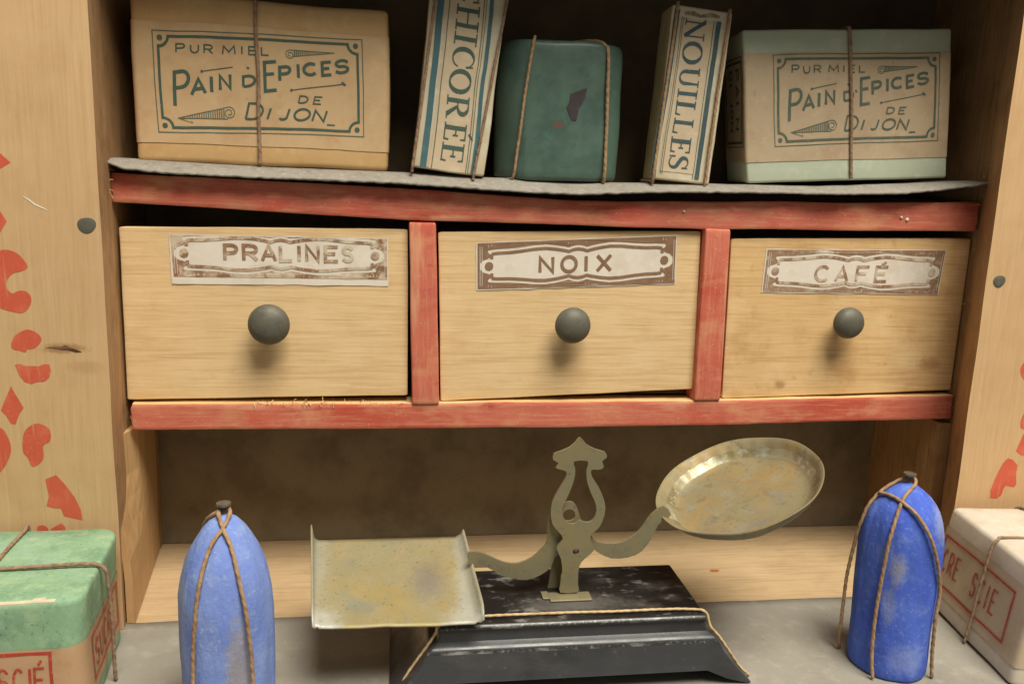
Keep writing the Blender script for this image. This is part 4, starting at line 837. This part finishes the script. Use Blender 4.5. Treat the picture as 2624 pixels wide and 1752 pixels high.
HO = [(9.32,.26),(9.6,.26),(9.58,.09),(9.6,-.13),(9.69,-.39),(9.79,-.59),(9.83,-.78),(9.78,-.95),(9.69,-1.02),(9.57,-1.01),(9.48,-.97),(9.42,-1.03),(9.32,-1.05),(9.22,-1.0),(9.14,-.85),(9.13,-.7),(9.17,-.6),(9.22,-.48),(9.3,-.26),(9.35,-.05),(9.35,.12)]
def circ(x, z, r, n=14): return [(x+r*math.cos(2*math.pi*i/n), z+r*math.sin(2*math.pi*i/n)) for i in range(n)]
def bevplate(outer, holes, y, d):
    return plate(outer, holes, lambda p, t: Vector((p[0], y+t, p[1])), d)
bevplate(ccurve(LY, 2), [ccurve(HO, 2), circ(9.45, -1.64, .065)], -3.44, .05).put('lyre_post', M['brass'], sca, smooth=40)
# folded foot of the post: a flat tab on the base and the turned-up corner
roundbox((9.35, -3.52, -2.575), (.86, .34, .035), .015, .2).put('post_foot', M['brass'], sca, smooth=40)
roundbox((8.86, -3.42, -2.578), (.14, .3, .03), .012, .2).put('post_foot', M['brass'], sca, smooth=40)
bevplate([(8.98, -2.6), (9.3, -2.6), (9.32, -1.9), (9.6, -1.6), (9.5, -1.2), (9.2, -1.1), (8.95, -1.3), (9.0, -1.7), (9.05, -2.0)], [], -3.08, .05).put('rear_post', M['brass'], sca, smooth=40)
lathe([(.045, 0), (.045, .42), (.02, .43)], (9.45, -3.02, -1.62), Vector((0, -1, 0)), 12).put('pivot_pin', M['nail_metal'], sca, smooth=40)
BM = [(7.30,-1.66),(7.55,-1.68),(7.74,-1.77),(8.02,-1.90),(8.30,-1.93),(8.58,-1.82),(8.76,-1.65),(8.88,-1.5),(8.88,-1.2),(8.88,-1.0),(8.98,-.9),(9.1,-.8),(9.16,-.70),(9.28,-.64),(9.40,-.67),(9.48,-.8),(9.55,-1.0),(9.7,-1.2),(9.82,-1.42),(9.94,-1.53),(10.29,-1.57),(10.57,-1.49),(10.81,-1.28),(10.97,-1.03),(11.1,-.89),(11.28,-.78),(11.45,-.96),(11.31,-1.11),(11.19,-1.18),(11.07,-1.47),(10.87,-1.76),(10.6,-1.88),(10.24,-1.89),(9.95,-1.75),(9.75,-1.62),(9.5,-1.75),(9.24,-1.77),(9.06,-1.81),(8.99,-2.03),(8.78,-2.2),(8.5,-2.3),(8.17,-2.25),(7.89,-2.13),(7.68,-2.0),(7.44,-2.0),(7.30,-1.88)]
bevplate(ccurve(BM, 2), [circ(9.31, -.93, .13)], -3.28, .05).put('beam', M['brass'], sca, smooth=40)
# round pan, tilted, with a crimped rim
nrm = Vector((-.43120114, -.09587858, 1)).normalized(); pc = Vector((12.8546, -3.2, -.3341))
def crimp(r, h, a, i):
    k = max(0., 1-abs(r-1.56)/.16); w_ = .018*math.sin(a*31+noise.noise(Vector((a*2, 0, 0)))*4)+.022*noise.noise(Vector((math.cos(a)*4, math.sin(a)*4, 1)))
    return r*(1+k*w_*.5+.006*math.sin(3*a+1)), h + .012*math.sin(a*7+2)*min(1, r/1.5) + .012*noise.noise(Vector((r*math.cos(a)*1.2, r*math.sin(a)*1.2, 4)))
prof = [(.02, -.37), (.5, -.372), (.9, -.37), (1.2, -.365), (1.34, -.35), (1.42, -.31), (1.49, -.24), (1.56, -.16), (1.63, -.07), (1.70, 0.0), (1.725, .008), (1.735, -.01), (1.66, -.10), (1.58, -.2), (1.5, -.3), (1.43, -.37), (1.34, -.41), (1.0, -.42), (.02, -.42)]
g = lathe(prof, pc, nrm, 128, crimp)
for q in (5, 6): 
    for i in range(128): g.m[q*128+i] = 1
g.put('round_pan', [M['tin'], M['tin_bright']], sca, smooth=60)
# scoop pan: sheet with two upturned sides
BLc, BRc, FRc, FLc = Vector((4.19, -2.01, -1.89)), Vector((7.16, -2.06, -1.90)), Vector((7.36, -4.67, -2.42)), Vector((4.46, -4.62, -2.41))
vs = []; nd = 28; cols = None
for j in range(nd+1):
    t = j/nd; a = BLc.lerp(FLc, t); b = BRc.lerp(FRc, t)
    hl = (.36-.20*t); hr = (.20+.06*t)
    if t > .9: kk = 1-((t-.9)/.1)**2*.7; hl *= kk; hr *= kk
    row = [a+Vector((-.07, 0, hl)), a+Vector((-.05, 0, hl*.6)), a+Vector((-.03, 0, hl*.28)), a+Vector((0, 0, .05)), a+Vector((.05, 0, .012))]
    for i in range(1, 12): row.append(a.lerp(b, .02+.96*i/12) + Vector((0, 0, .018*noise.noise(Vector((i*.5, t*3, 1))))))
    row += [b+Vector((-.05, 0, .012)), b+Vector((0, 0, .05)), b+Vector((.05, 0, hr*.4)), b+Vector((.09, 0, hr*.7)), b+Vector((.12, 0, hr))]
    cols = len(row)
    vs += [p + Vector((0, 0, .010*noise.noise(Vector((p.x*1.5, p.y*1.5, 8))))) for p in row]
fs = [(j*cols+i, (j+1)*cols+i, (j+1)*cols+i+1, j*cols+i+1) for j in range(nd) for i in range(cols-1)]
obj('scoop_pan', vs, fs, M['tin_scoop'], sca, smooth=180, solid=.03)
